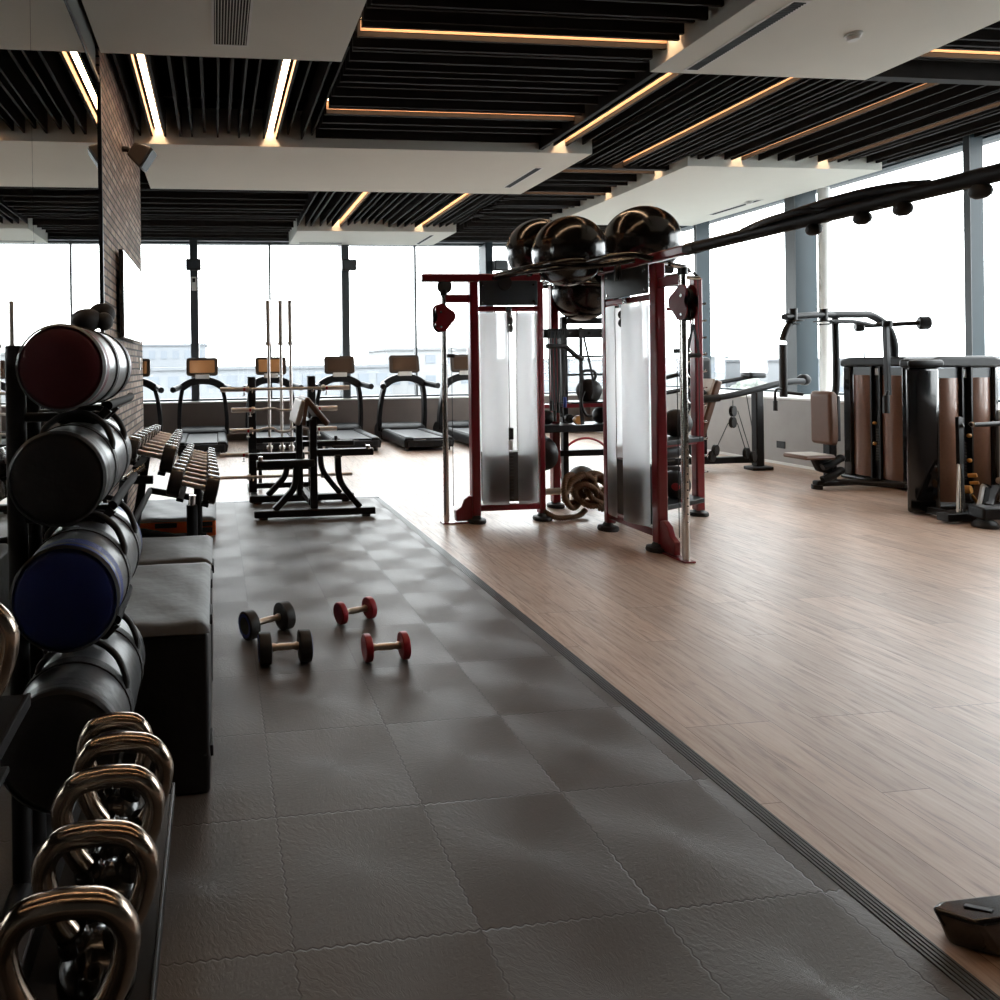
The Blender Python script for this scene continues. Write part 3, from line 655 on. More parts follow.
floor_dumb('black dumbbell lying on the mat, nearer of the black pair', 0.195, 3.29, 0.460, 3.295, 0.078, 0.062, M['rubber'], M['blue'])
floor_dumb('black dumbbell lying on the mat, farther of black pair, tilted', 0.135, 3.585, 0.395, 3.72, 0.077, 0.062, M['rubber'], M['blue'])
floor_dumb('red dumbbell lying on the mat, nearer of the red pair', 0.722, 3.245, 0.952, 3.25, 0.067, 0.038, M['redrub'])
floor_dumb('red dumbbell lying on the mat, farther of the red pair', 0.68, 3.725, 0.90, 3.80, 0.062, 0.038, M['redrub'])

# dumbbell rack along the brick wall
rdk = thing('dumbbell_rack', 'black two-tier dumbbell rack against the brick wall', 'rack', (-0.4, 5.4, 0))
def tier(xc, z, y0, y1, tilt):
    ca, sa = math.cos(tilt), math.sin(tilt)
    for d in (-0.085, 0.085):
        p = V((xc + d*ca, 0, z - d*sa))
        G(rdk).beam((p.x, y0, p.z), (p.x, y1, p.z), 0.05, 0.022, (sa, 0, ca)).build('rail', M['armpad'], rdk, bevel=0.003)
TL = 0.24
tier(-0.170, 0.60, 4.43, 6.75, TL); tier(-0.455, 0.82, 4.43, 6.75, TL)
for y in (4.36, 5.74):
    G(rdk).tube([(-0.72, y, 0.05), (-0.60, y, 0.78)], 0.034, 12).build('leg', M['armpad'], rdk)
    G(rdk).tube([(-0.58, y, 0.45), (-0.145, y, 0.36)], 0.028, 12).build('brace', M['armpad'], rdk)
    G(rdk).tube([(-0.17, y, 0.03), (-0.17, y, 0.60)], 0.036, 12).build('leg', M['armpad'], rdk)
    G(rdk).beam((-0.8, y, 0.04), (-0.1, y, 0.04), 0.06, 0.05).build('foot', M['armpad'], rdk, bevel=0.004)
    G(rdk).tube([(-0.60, y, 0.78), (-0.42, y, 0.775)], 0.028, 12).build('brace', M['armpad'], rdk)
    G(rdk).cyl((-0.17, y, 0.60), (-0.165, y, 0.665), 0.024, seg=12).build('cap', M['chrome'], rdk)
    G(rdk).cyl((-0.60, y, 0.78), (-0.47, y, 0.865), 0.022, seg=12).build('cap', M['chrome'], rdk)
G(rdk).tube([(-0.58, 4.36, 0.45), (-0.58, 5.74, 0.45)], 0.024, 12).build('stretcher', M['armpad'], rdk)
G(rdk).tube([(-0.3, 4.36, 0.05), (-0.3, 5.74, 0.05)], 0.022, 12).build('stretcher', M['armpad'], rdk)
M['dumbhead'] = mat('dumbbell_urethane', (0.04, 0.033, 0.029), 0.27, 0.2, 0.15, coat=0.3)
ORD = ['nearest', 'second', 'third', 'fourth', 'fifth', 'sixth', 'seventh', 'eighth', 'ninth', 'tenth', 'eleventh']
def rack_row(xc, zc, y0, n, dy, R0, R1, name):
    proto = None
    y = y0
    for i in range(n):
        R = R0 + (R1 - R0)*i/(n - 1); W = 0.062 + 0.03*(R - .07)/.03; Ln = 0.335 - 0.075*i/(n - 1)
        lab = ('nearest' if i == 0 else 'farthest' if i == n - 1 else ORD[i] + ' from the near end') + ' dumbbell on the ' + name
        t = thing('dumbbell', lab, 'dumbbell', (xc, y, zc + R*0.97), 0, 'dumbbells on the wall rack')
        t.rotation_euler = (0, TL, 0)
        dumb_parts(t, Ln, R, W, M['dumbhead'])
        y += dy * (0.75 + 0.5*(R/R0) ) / 1.15
rack_row(-0.163, 0.615, 4.47, 10, 0.205, 0.097, 0.068, 'lower tier of wall rack')
rack_row(-0.447, 0.835, 4.47, 8, 0.205, 0.095, 0.070, 'upper tier of wall rack')

# ---- barbell rack with horizontal bars and vertical bars
M['barsteel'] = mat('bar_steel', (0.60, 0.57, 0.545), 0.42, 1.0, 0.06)
t = thing('barbell_rack', 'black upright barbell rack behind the preacher curl bench', 'rack', (0.75, 7.55, 0))
XL, XR, YR = 0.405, 1.10, 7.55
for x in (XL, XR):
    G(t).box(x - 0.045, x + 0.045, YR - 0.045, YR + 0.045, 0.05, 1.375).build('upright', M['blackmetal'], t, bevel=0.006)
    G(t).beam((x, YR - 0.37, 0.035), (x, YR + 0.50, 0.035), 0.08, 0.06).build('foot', M['blackmetal'], t, bevel=0.005)
    G(t).cyl((x, YR, 1.375), (x, YR, 1.385), 0.05).build('cap', M['rubber'], t)
for z in (0.30, 0.62, 0.09): G(t).box(XL, XR, YR + 0.0, YR + 0.04, z, z + 0.06).build('cross_bar', M['blackmetal'], t, bevel=0.004)
ZS = (1.245, 1.01, 0.775, 0.50, 0.245)
for z in ZS:
    for x in (XL, XR): G(t).tube([(x, YR - 0.045, z - 0.035), (x, YR - 0.11, z - 0.035), (x, YR - 0.13, z - 0.005)], 0.011, 8).build('hook', M['chrome'], t)
bh = G(t); bh.box(0.50, 1.02, 7.85, 8.15, 0.30, 0.33); bh.build('bar_holder_plate', M['blackmetal'], t, bevel=0.004)
G(t).box(0.70, 0.76, 7.59, 7.86, 0.30, 0.33).build('bracket', M['blackmetal'], t)
for x in (0.52, 1.0): G(t).box(x - .02, x + .02, 7.95, 8.0, 0.013, 0.30).build('leg', M['blackmetal'], t)
def hbar(label, x0, x1, z, curl, collar_in, sleeves=True):
    y = YR - 0.095; t = thing('barbell', label, 'barbell', ((x0+x1)/2, y, z), 0, 'bars held on the barbell rack')
    s0 = x0 + collar_in; s1 = x1 - collar_in
    if curl:
        n = 8; P = [(s0, y, z)]
        w_ = s1 - s0
        for fx_, dz in ((.12, 0), (.22, curl), (.34, curl), (.42, -curl), (.58, -curl), (.66, curl), (.78, curl), (.88, 0)): P.append((s0 + w_*fx_, y, z + dz))
        P.append((s1, y, z)); G(t).tube(P, 0.015, 10, sm=4).build('shaft', M['barsteel'], t, ang=60)
    else: G(t).cyl((s0, y, z), (s1, y, z), 0.017, seg=14).build('shaft', M['barsteel'], t)
    for a, b in ((x0, s0), (s1, x1)):
        G(t).cyl((a, y, z), (b, y, z), 0.027 if sleeves else 0.02, seg=16).build('sleeve', M['barsteel'], t)
    for a, sg in ((s0, -1), (s1, 1)):
        G(t).lathe([(0.014, -.025), (0.036, -.025), (0.038, 0), (0.036, .012), (0.014, .012)], (a, y, z), (sg, 0, 0), 18).build('collar', M['barsteel'], t)
        if sleeves:
            g = G(t); g.tube([(a + sg*0.03, y - .02, z - .03), (a + sg*0.03, y - .02, z - .07)], 0.008, 8); g.lathe([(0.0, 0), (0.02, 0), (0.02, .01), (0, .01)], (a + sg*.03, y - .02, z - .075), (0, 0, 1), 12); g.build('collar_screw', M['barsteel'], t)
            G(t).box(a + sg*0.03 - 0.012, a + sg*0.03 + 0.012, y - 0.042, y - 0.036, z - 0.018, z + 0.018).build('red_tag', M['redrub'], t)
hbar('straight barbell in the top hooks of the rack', 0.045, 1.53, 1.245, 0, 0.30)
hbar('curl bar in the second hooks from the top of rack', 0.17, 1.385, 1.01, 0.010, 0.24)
hbar('strongly bent curl bar in the third hooks from top', 0.145, 1.375, 0.775, 0.018, 0.24)
hbar('straight bar in the fourth hooks from the top', 0.03, 1.40, 0.50, 0, 0.30)
hbar('thin long bar in the lowest hooks of the rack', 0.01, 1.55, 0.245, 0, 0.34, False)
for i, (x, l) in enumerate(((0.648, 'left one of the three upright barbells behind the rack'), (0.80, 'middle one of the three upright barbells behind the rack'), (0.92, 'right one of the three upright barbells behind the rack'))):
    y = 8.05; t = thing('barbell', l, 'barbell', (x, y, 0.33), 0, 'upright barbells')
    G(t).cyl((x, y, 0.5), (x, y, 1.78), 0.018, seg=14).build('shaft', M['barsteel'], t)
    G(t).cyl((x, y, 1.78), (x, y, 2.315), 0.029, seg=16).build('sleeve', M['barsteel'], t)
    G(t).cyl((x, y, 0.331), (x, y, 0.5), 0.025, seg=16).build('sleeve', M['barsteel'], t)
    for z in (0.5, 1.78): G(t).lathe([(0.02, -.02), (0.037, -.02), (0.04, 0), (0.037, .02), (0.02, .02)], (x, y, z), (0, 0, 1), 18).build('collar', M['barsteel'], t)

# ---- preacher curl bench
t = thing('preacher_curl_bench', 'black steel curl bench frame with angled arm pad on the mat', 'bench', (0.95, 6.7, 0))
for Y in (6.37, 7.10):
    x0, x1 = (0.35, 1.55) if Y < 7 else (0.34, 1.49)
    G(t).box(x0, x1, Y - 0.04, Y + 0.04, 0.03, 0.10).build('base_rail', M['blackmetal'], t, bevel=0.012)
    for x in (x0 + .09, x1 - .09): G(t).cyl((x, Y, 0.013), (x, Y, 0.03), 0.045).build('foot_pad', M['rubber'], t)
    G(t).path(catmull([(x0 + .20, Y, 0.10), (x0 + .30, Y, 0.20), (x0 + .40, Y, 0.33), (x0 + .42, Y, 0.53)], 5), 0.06, 0.06, (0, 1, 0)).build('leg', M['blackmetal'], t, bevel=0.008)
    G(t).path(catmull([(x1 - .15, Y, 0.10), (x1 - .25, Y, 0.22), (x1 - .35, Y, 0.38), (x1 - .37, Y, 0.62)], 5), 0.06, 0.06, (0, 1, 0)).build('leg', M['blackmetal'], t, bevel=0.008)
G(t).box(0.38, 0.95, 6.33, 6.42, 0.515, 0.585).build('top_rail', M['blackmetal'], t, bevel=0.012)
G(t).box(0.34, 0.95, 7.06, 7.14, 0.49, 0.56).build('top_rail', M['blackmetal'], t, bevel=0.012)
G(t).box(0.98, 1.56, 6.42, 6.50, 0.60, 0.67).build('top_rail', M['blackmetal'], t, bevel=0.012)
G(t).box(0.84, 1.50, 7.06, 7.14, 0.62, 0.68).build('top_rail', M['blackmetal'], t, bevel=0.012)
for x in (1.18,): G(t).box(x, x + 0.06, 6.44, 7.1, 0.585, 0.62).build('cross_tube', M['blackmetal'], t)
G(t).box(0.91, 0.98, 6.37, 6.44, 0.10, 0.98).build('post', M['blackmetal'], t, bevel=0.008)
G(t).box(0.85, 0.92, 7.0, 7.07, 0.10, 0.98).build('post', M['blackmetal'], t, bevel=0.008)
G(t).box(0.90, 0.95, 6.44, 7.0, 0.12, 0.18).build('cross_tube', M['blackmetal'], t); G(t).box(0.89, 0.95, 6.44, 7.0, 0.9, 0.96).build('cross_tube', M['blackmetal'], t)
G(t).box(0.93, 1.07, 6.38, 6.48, 0.925, 1.0).build('pad_bracket', M['blackmetal'], t, bevel=0.02)
for x, z in ((0.42, 0.615), (1.49, 0.70)): G(t).cyl((x, 6.38, z - .03), (x, 6.38, z + 0.01), 0.022).build('pin', M['chrome'], t)
for x, z in ((1.30, 0.71),): G(t).cyl((x, 7.1, z - .03), (x, 7.1, z + 0.02), 0.018).build('pin', M['blackmetal'], t)
def slab(g, p, q, th, y0, y1):
    p = V((p[0], 0, p[1])); q = V((q[0], 0, q[1])); d = (q - p).normalized(); n = V((d.z, 0, -d.x)) * th
    g.prism([(p.x, y0, p.z), (q.x, y0, q.z), (q.x + n.x, y0, q.z + n.z), (p.x + n.x, y0, p.z + n.z)], (0, y1 - y0, 0))
g = G(t); slab(g, (0.76, 0.93), (0.83, 1.17), 0.055, 6.36, 6.92); g.build('back_pad', M['tan_pad'], t, bevel=0.02, seg=3)
g = G(t); slab(g, (0.85, 1.165), (1.07, 0.90), -0.06, 6.36, 6.92)
g.build('arm_pad', M['brown_pad'], t, bevel=0.02, seg=3)
g = G(t); slab(g, (0.90, 1.15), (0.86, 0.92), 0.035, 6.355, 6.359); g.build('pad_edge', M['brown_pad'], t)
"""end"""

# ---- treadmills (user side faces -Y, the window is +Y)
def make_treadmill(scr, label, group='treadmills facing the windows'):
    t = thing('treadmill', label, 'treadmill', (0, 0, 0), 0, group)
    g = G(); g.box(-0.27, 0.27, 0.04, 1.55, 0.20, 0.222); g.build('running_belt', M['belt'], t, bevel=0.006)
    for s in (-1, 1):
        g = G(); g.prism([(s*0.275, 0, 0.07), (s*0.43, 0, 0.06), (s*0.45, 0, 0.17), (s*0.42, 0, 0.228), (s*0.275, 0, 0.236)], (0, 1.62, 0))
        g.build('side_rail', M['darkplastic'], t, bevel=0.012)
        G().box(s*0.35 - 0.055, s*0.35 + 0.055, 0.05, 1.55, 0.236, 0.243).build('foot_rail', M['greyplastic'], t, bevel=0.003)
    G().box(-0.40, 0.40, -0.03, 0.06, 0.07, 0.19).build('rear_cover', M['darkplastic'], t, bevel=0.02)
    g = G(); g.prism([(-0.45, 1.55, 0.05), (-0.45, 1.55, 0.24), (-0.45, 1.64, 0.31), (-0.45, 2.0, 0.33), (-0.45, 2.14, 0.22), (-0.45, 2.14, 0.05)], (0.90, 0, 0)); g.build('motor_hood', M['darkplastic'], t, bevel=0.03, seg=3)
    for s in (-1, 1):
        for y in (0.1, 1.95): G().cyl((s*0.36, y, 0), (s*0.36, y, 0.07), 0.04, 0.045, 14).build('foot', M['rubber'], t)
        G().path(catmull([(s*0.45, 1.70, 0.20), (s*0.455, 1.66, 0.5), (s*0.425, 1.58, 0.85), (s*0.375, 1.52, 1.10)], 5), 0.075, 0.15, (0, -1, 0)).build('upright', M['darkplastic'], t, bevel=0.012)
        g = G(); g.tube([(s*0.36, 1.56, 1.13), (s*0.43, 1.42, 1.12), (s*0.485, 1.22, 1.10), (s*0.53, 1.05, 1.085)], [0.055]*16, 12, sm=5)
        g.build('handrail', M['darkplastic'], t, ang=60)
    P = catmull([(-0.40, 1.50, 1.10), (-0.26, 1.50, 1.19), (-0.1, 1.5, 1.235), (0.1, 1.5, 1.235), (0.26, 1.50, 1.19), (0.40, 1.50, 1.10)], 5)
    G().path(P, 0.18, 0.14, (0, 0, 1)).build('dashboard', M['darkplastic'], t, bevel=0.025, seg=3)
    G().box(-0.14, 0.14, 1.40, 1.50, 1.27, 1.36).build('console_neck', M['white'], t, bevel=0.015)
    a = V((0, 1.47, 1.50)); n = V((0, -1, 0.22)).normalized(); up = V((0, 0.22, 1)).normalized()
    def panel(w, h, d0, d1, m, nm, par, bv):
        rc = 0.06 if bv else 0.02
        g = G(); q = []
        for ci, cj, a0 in ((1, 1, 0), (-1, 1, 1), (-1, -1, 2), (1, -1, 3)):
            for k in range(6):
                an = PI/2*(a0 + k/5); q.append(a + n*d0 + V((ci*(w/2 - rc) + rc*math.cos(an), 0, 0)) + up*(cj*(h/2 - rc) + rc*math.sin(an)))
        g.prism(q, n*(d1 - d0)); return g.build(nm, m, par, bevel=bv, seg=3)
    c = panel(0.60, 0.35, -0.03, 0.03, M['console'], 'console', t, 0.012)
    panel(0.47, 0.24, 0.0305, 0.034, scr, 'screen', c, 0)
    return t
tm1 = make_treadmill(M['screen_reflection'], 'treadmill with amber reflection painted on screen, second from the left, clear of other gear')
tm1.location = (-0.26, 11.1, 0)
tmd = make_treadmill(M['screen_dark'], 'treadmill with dark screen right behind the curl bench'); tmd.location = (2.39, 11.1, 0)
dup(tm1, (-1.53, 11.1, 0), label='treadmill half hidden by the brick wall, leftmost of the row')
dup(tm1, (1.05, 11.1, 0), label='treadmill with amber reflection painted on screen behind the upright barbells')
dup(tmd, (3.64, 10.95, 0), label='treadmill with dark screen in clear view, left of chrome pole')
dup(tmd, (4.87, 10.95, 0), label='treadmill with dark screen partly hidden by the red training frame')

# ================================================================ functional training rig
RIG = thing('training_rig', 'red multi-station cable training frame standing on the wood floor', 'training rig', (3.6, 6.0, 0))
def tower(o, d, n, Ln, flip=1):
    """o outer post foot, d unit vector inward, n outward normal of the shield"""
    o = V(o); d = V(d); n = V(n); Zv = V((0, 0, 1))
    def P(a, b, z): return o + d*a + n*b + Zv*z
    up = n
    G(RIG).beam(P(0, 0, 0.06), P(0, 0, 2.28), 0.085, 0.085, up).build('post', M['red'], RIG, bevel=0.012)
    G(RIG).beam(P(Ln, 0, 0.06), P(Ln, 0, 2.28), 0.06, 0.085, up).build('post', M['red'], RIG, bevel=0.012)
    for a in (0, Ln):
        G(RIG).lathe([(0, 0), (0.085, 0), (0.09, 0.012), (0.085, 0.035), (0.05, 0.042), (0.035, 0.07), (0, 0.07)], P(a, 0.02, 0.0), Zv, 24).build('foot', M['rubber'], RIG)
    G(RIG).beam(P(0, 0, 0.135), P(Ln, 0, 0.135), 0.06, 0.07, up).build('base_bar', M['red'], RIG, bevel=0.01)
    G(RIG).beam(P(0, 0.01, 2.02), P(Ln, 0.01, 2.02), 0.05, 0.05, up).build('cross_bar', M['red'], RIG, bevel=0.01)
    hp = [P(0.045, 0.035, 2.05), P(Ln - 0.032, 0.035, 2.05), P(Ln - 0.032, 0.035, 2.285), P(0.045, 0.035, 2.285)]
    h = G(RIG).prism(hp, n*0.012).build('header_plate', M['shieldplate'], RIG, bevel=0.006)
    for a in (0.08, Ln - 0.075):
        for z in (2.085, 2.245): G(RIG).lathe([(0, 0.018), (0.011, 0.016), (0.012, 0.012)], P(a, 0.035, z), n, 10).build('screw', M['chrome'], h)
    # curved frosted covers, front and back, split by the selector slot
    mid = Ln*0.5
    for (a0, a1, s0, s1) in ((0.055, mid - 0.045, 0, 1), (mid + 0.045, Ln - 0.05, 1, 0)):
        for sd in (1, -1):
            g = G(RIG); N_ = 8; outer = []; inner = []
            for k in range(N_ + 1):
                q = k/N_; a = a0 + (a1 - a0)*q
                e = (1 - (1 - q)**3) if s1 else (1 - q**3)
                b = (0.045 + 0.075*e) * sd
                outer.append((a, b)); inner.append((a, b - 0.004*sd))
            poly = [P(a, b, 0.18) for a, b in outer] + [P(a, b, 0.18) for a, b in reversed(inner)]
            g.prism(poly, Zv*1.80)
            g.build('stack_cover', M['frost'], RIG, ang=50)
    # weight stack with plates, rods and selector
    st = G(RIG).prism([P(0.08, -0.055, 0.19), P(Ln - 0.08, -0.055, 0.19), P(Ln - 0.08, 0.035, 0.19), P(0.08, 0.035, 0.19)], Zv*0.47).build('weight_stack', M['stack'], RIG, bevel=0.004)
    for k in range(15):
        z = 0.205 + k*0.031
        G(RIG).prism([P(mid - 0.032, 0.036, z), P(mid + 0.032, 0.036, z), P(mid + 0.032, 0.060, z), P(mid - 0.032, 0.060, z)], Zv*0.02).build('plate_tab', M['steel'] if k % 1 else M['stack'], st)
    for a in (mid - 0.11, mid + 0.11): G(RIG).cyl(P(a, -0.01, 0.66), P(a, -0.01, 2.0), 0.012, seg=10).build('guide_rod', M['chrome'], RIG)
    G(RIG).cyl(P(mid, 0.045, 0.72), P(mid, 0.045, 1.9), 0.004, seg=8).build('cable', M['rubber'], RIG)
    G(RIG).prism([P(mid - 0.032, 0.01, 0.78), P(mid + 0.032, 0.01, 0.78), P(mid + 0.032, 0.065, 0.78), P(mid - 0.032, 0.065, 0.78)], Zv*0.11).build('stack_head', M['rubber'], RIG, bevel=0.006)
    G(RIG).prism([P(mid - 0.024, 0.02, 0.68), P(mid + 0.024, 0.02, 0.68), P(mid + 0.024, 0.06, 0.68), P(mid - 0.024, 0.06, 0.68)], Zv*0.09).build('stack_label', M['white'], RIG, bevel=0.002)
    pb = G(RIG).prism([P(mid - 0.03, 0.03, 1.90), P(mid + 0.03, 0.03, 1.90), P(mid + 0.03, 0.06, 1.90), P(mid - 0.03, 0.06, 1.90)], Zv*0.14).build('pulley_bracket', M['chrome'], RIG, bevel=0.003)
    for z in (1.90, 1.83): G(RIG).lathe([(0, -.016), (0.038, -.016), (0.03, 0), (0.038, .016), (0, .016)], P(mid, 0.07, z), d, 18).build('pulley', M['rubber'], pb)
    # cable column outside the outer post
    pa = -0.285
    col = G(RIG).cyl(P(pa, 0.0, 0.0), P(pa, 0.0, 2.16), 0.026, seg=18).build('cable_column', M['chrome'], RIG)
    for k in range(26): G(RIG).cyl(P(pa - 0.0265, 0, 0.3 + k*0.06), P(pa - 0.0275, 0, 0.3 + k*0.06), 0.006, seg=6).build('adjustment_hole', M['rubber'], col)
    G(RIG).beam(P(pa, 0, 2.12), P(-0.04, 0, 2.12), 0.05, 0.075, Zv).build('top_arm', M['red'], RIG, bevel=0.01)
    G(RIG).cyl(P(pa, 0, 2.15), P(pa, 0, 2.20), 0.034, seg=16).build('column_cap', M['blackmetal'], RIG)
    # pulley carriage: two lobes each side of the column
    car = None
    for sd in (-1, 1):
        poly = []
        for cx, cz, r_, a0, a1 in ((0.035, 1.95, 0.065, -1.0, 1.3), (-0.035, 2.01, 0.062, 1.3, 3.7), (-0.012, 1.945, 0.06, 3.3, 3.0), (-0.03, 1.875, 0.068, 2.7, 5.2)):
            for k in range(9):
                a = a0 + (a1 - a0)*k/8; poly.append(P(pa + cx + r_*math.cos(a), 0.034*sd, cz + r_*math.sin(a)))
        q = G(RIG).prism(poly, n*(0.012*sd)).build('pulley_carriage', M['red'], RIG, bevel=0.004)
        car = car or q
    for cx, cz in ((-0.045, 1.99), (-0.045, 1.85)):
        G(RIG).lathe([(0, -.014), (0.05, -.014), (0.036, 0), (0.05, .014), (0, .014)], P(pa + cx, 0, cz), n, 20).build('pulley', M['rubber'], car)
        G(RIG).cyl(P(pa + cx, -0.052, cz), P(pa + cx, 0.052, cz), 0.012, seg=10).build('axle', M['chrome'], car)
    G(RIG).cyl(P(pa + 0.07, 0, 0.16), P(pa + 0.07, 0, 2.05), 0.0035, seg=6).build('cable', M['rubber'], RIG)
    G(RIG).beam(P(pa - 0.02, 0, 1.58), P(pa + 0.10, 0, 1.58), 0.022, 0.035, Zv).build('carriage_lever', M['blackmetal'], RIG, bevel=0.004)
    # foot bracket with stepped outline
    poly = [P(-0.04, -0.02, 0.02), P(-0.20, -0.02, 0.02), P(-0.205, -0.02, 0.12), P(-0.15, -0.02, 0.155), P(-0.125, -0.02, 0.22), P(-0.075, -0.02, 0.255), P(-0.04, -0.02, 0.25)]
    G(RIG).prism(poly, n*0.05).build('foot_bracket', M['red'], RIG, bevel=0.006)
    G(RIG).prism([P(pa - 0.05, -0.04, 0.001), P(-0.05, -0.04, 0.001), P(-0.05, 0.045, 0.001), P(pa - 0.05, 0.045, 0.001)], Zv*0.012).build('base_plate', M['red'], RIG)
    return P
PA = tower((2.43, 5.98, 0), (1, 0, 0), (0, -1, 0), 0.655)
PB = tower((3.485, 4.84, 0), (0, 1, 0), (-1, 0, 0), 0.665)
# overhead beams
G(RIG).path([(1.93, 5.98, 2.315), (3.10, 5.98, 2.315)], 0.075, 0.075).build('top_beam', M['red'], RIG, bevel=0.014)
G(RIG).path([(3.485, 5.60, 2.32), (3.485, 4.45, 2.33)], 0.075, 0.075).build('top_beam', M['red'], RIG, bevel=0.014)
G(RIG).tube([(3.485, 4.46, 2.33), (3.485, 1.7, 2.33)], 0.042, 16).build('monkey_beam', M['darkplastic'], RIG)
G(RIG).tube([(3.485, 4.50, 2.33), (3.485, 4.40, 2.33)], 0.047, 16).build('beam_sleeve', M['blackmetal'], RIG)
# raised grip rail along the beam
G(RIG).tube([(3.485, 3.98, 2.35), (3.48, 3.8, 2.375), (3.47, 3.6, 2.38), (3.46, 3.35, 2.39), (3.47, 3.15, 2.39), (3.48, 2.98, 2.375), (3.485, 2.85, 2.35)], 0.031, 12, sm=6).build('grip_rail', M['darkplastic'], RIG, ang=60)
G(RIG).tube([(3.485, 3.95, 2.345), (3.44, 3.75, 2.37), (3.43, 3.5, 2.375), (3.485, 3.32, 2.345)], 0.02, 12, sm=6).build('grip_rail', M['darkplastic'], RIG, ang=60)
for y, l in ((3.47, 0), (3.18, 0), (2.97, 0), (2.63, 1)):
    k = G(RIG).lathe([(0, -0.075), (0.02, -0.073), (0.036, -0.060), (0.042, -0.042), (0.038, -0.024), (0.026, -0.008), (0.02, 0)], (3.485, y, 2.305), (0, 0, 1), 20).build('grip_knob', M['rubber'], RIG)
for x, y in ((2.155, 5.98), (2.72, 5.93), (3.42, 5.25)):
    G(RIG).lathe([(0, -.022), (0.066, -.022), (0.07, -.012), (0.055, 0), (0.07, .012), (0.066, .022), (0, .022)], (x, y, 2.235 if x < 2.5 else 2.26), (0, 1, 0) if x < 3 else (1, -0.5, 0), 24).build('pulley', M['rubber'], RIG)
# ball cradle: curved black tubes joining the towers
cr = [[(2.62, 5.98, 2.31), (2.72, 5.62, 2.31), (2.90, 5.32, 2.31), (3.18, 5.16, 2.31), (3.40, 4.98, 2.33)],
      [(2.66, 6.0, 2.34), (2.78, 5.50, 2.35), (3.0, 5.22, 2.36), (3.25, 5.20, 2.34), (3.46, 5.10, 2.35)],
      [(3.05, 5.30, 2.33), (3.18, 5.08, 2.36), (3.32, 4.92, 2.36), (3.44, 4.82, 2.31)],
      [(2.85, 6.1, 2.34), (3.1, 6.6, 2.34), (3.5, 6.85, 2.34), (4.0, 6.75, 2.34), (4.35, 6.4, 2.34), (4.5, 5.95, 2.34), (4.3, 5.55, 2.34), (3.9, 5.3, 2.34), (3.5, 5.2, 2.34)],
      [(2.95, 5.95, 2.345), (3.35, 6.05, 2.30), (3.75, 5.95, 2.25), (4.50, 5.95, 2.25)],
      [(3.46, 5.5, 2.33), (3.42, 5.9, 2.335), (3.40, 6.3, 2.335), (3.44, 6.80, 2.335)]]
for p in cr: G(RIG).tube(p, 0.024, 10, sm=6).build('cradle_tube', M['blackgloss'], RIG, ang=60)
# right rear post with hooks, medicine ball shelves
G(RIG).box(4.60, 4.685, 5.85, 5.93, 0.05, 2.30).build('post', M['red'], RIG, bevel=0.012)
G(RIG).lathe([(0, 0), (0.085, 0), (0.09, 0.012), (0.085, 0.035), (0.05, 0.042), (0.035, 0.06), (0, 0.06)], (4.64, 5.89, 0), (0, 0, 1), 24).build('foot', M['rubber'], RIG)
for k in range(11):
    z = 0.42 + k*0.163
    G(RIG).tube([(4.685, 5.86, z), (4.715, 5.86, z), (4.722, 5.86, z + 0.006)], 0.010, 8).build('hook', M['chrome'], RIG)
G(RIG).lathe([(0, 0), (0.085, 0), (0.09, 0.012), (0.085, 0.035), (0.05, 0.042), (0.035, 0.06), (0, 0.06)], (4.1, 6.35, 0), (0, 0, 1), 24).build('foot', M['rubber'], RIG)
G(RIG).box(4.07, 4.13, 6.31, 6.39, 0.05, 2.30).build('post', M['blackmetal'], RIG, bevel=0.01)
for z in (0.70, 0.115):
    G(RIG).prism([(3.60, 5.42, z), (4.60, 5.84, z), (4.60, 6.05, z), (3.60, 5.63, z)], (0, 0, 0.03)).build('shelf_bar', M['red'], RIG, bevel=0.006)
    G(RIG).prism([(3.60, 5.34, z + .03), (4.62, 5.78, z + .03), (4.62, 6.10, z + .03), (3.60, 5.64, z + .03)], (0, 0, 0.045)).build('shelf', M['darkplastic'], RIG, bevel=0.006)
for z, sx in ((1.66, 0.02), (1.42, 0.0), (1.17, 0.0), (0.66, 0.0)):
    G(RIG).tube([(4.50 + sx + 0.07*math.cos(a)*0.5, 5.80, z + 0.075*math.sin(a)) for a in [PI*0.5 + PI*k/10 for k in range(11)]], 0.009, 8).build('hook', M['chrome'], RIG, ang=60)
for (x, y) in ((4.50, 5.68),): G(RIG).cyl((x, y, 0.75), (x, y, 2.3), 0.004, seg=6).build('cable', M['rubber'], RIG)
# chrome pull handle up at the near corner and red grip
G(RIG).tube([(3.86, 5.2, 2.33), (4.03, 5.2, 2.30), (4.13, 5.2, 2.215), (3.9, 5.2, 2.215)], 0.02, 10).build('pull_bar', M['chrome'], RIG)
G(RIG).tube([(3.5, 5.2, 2.28), (3.88, 5.2, 2.28)], 0.03, 10).build('bracket', M['blackmetal'], RIG)
G(RIG).lathe([(0.006, -0.06), (0.014, -.055), (0.018, 0), (0.014, .055), (0.006, .06)], (3.74, 5.0, 1.93), (1, 0.1, 0), 12).build('grip', M['red'], RIG)
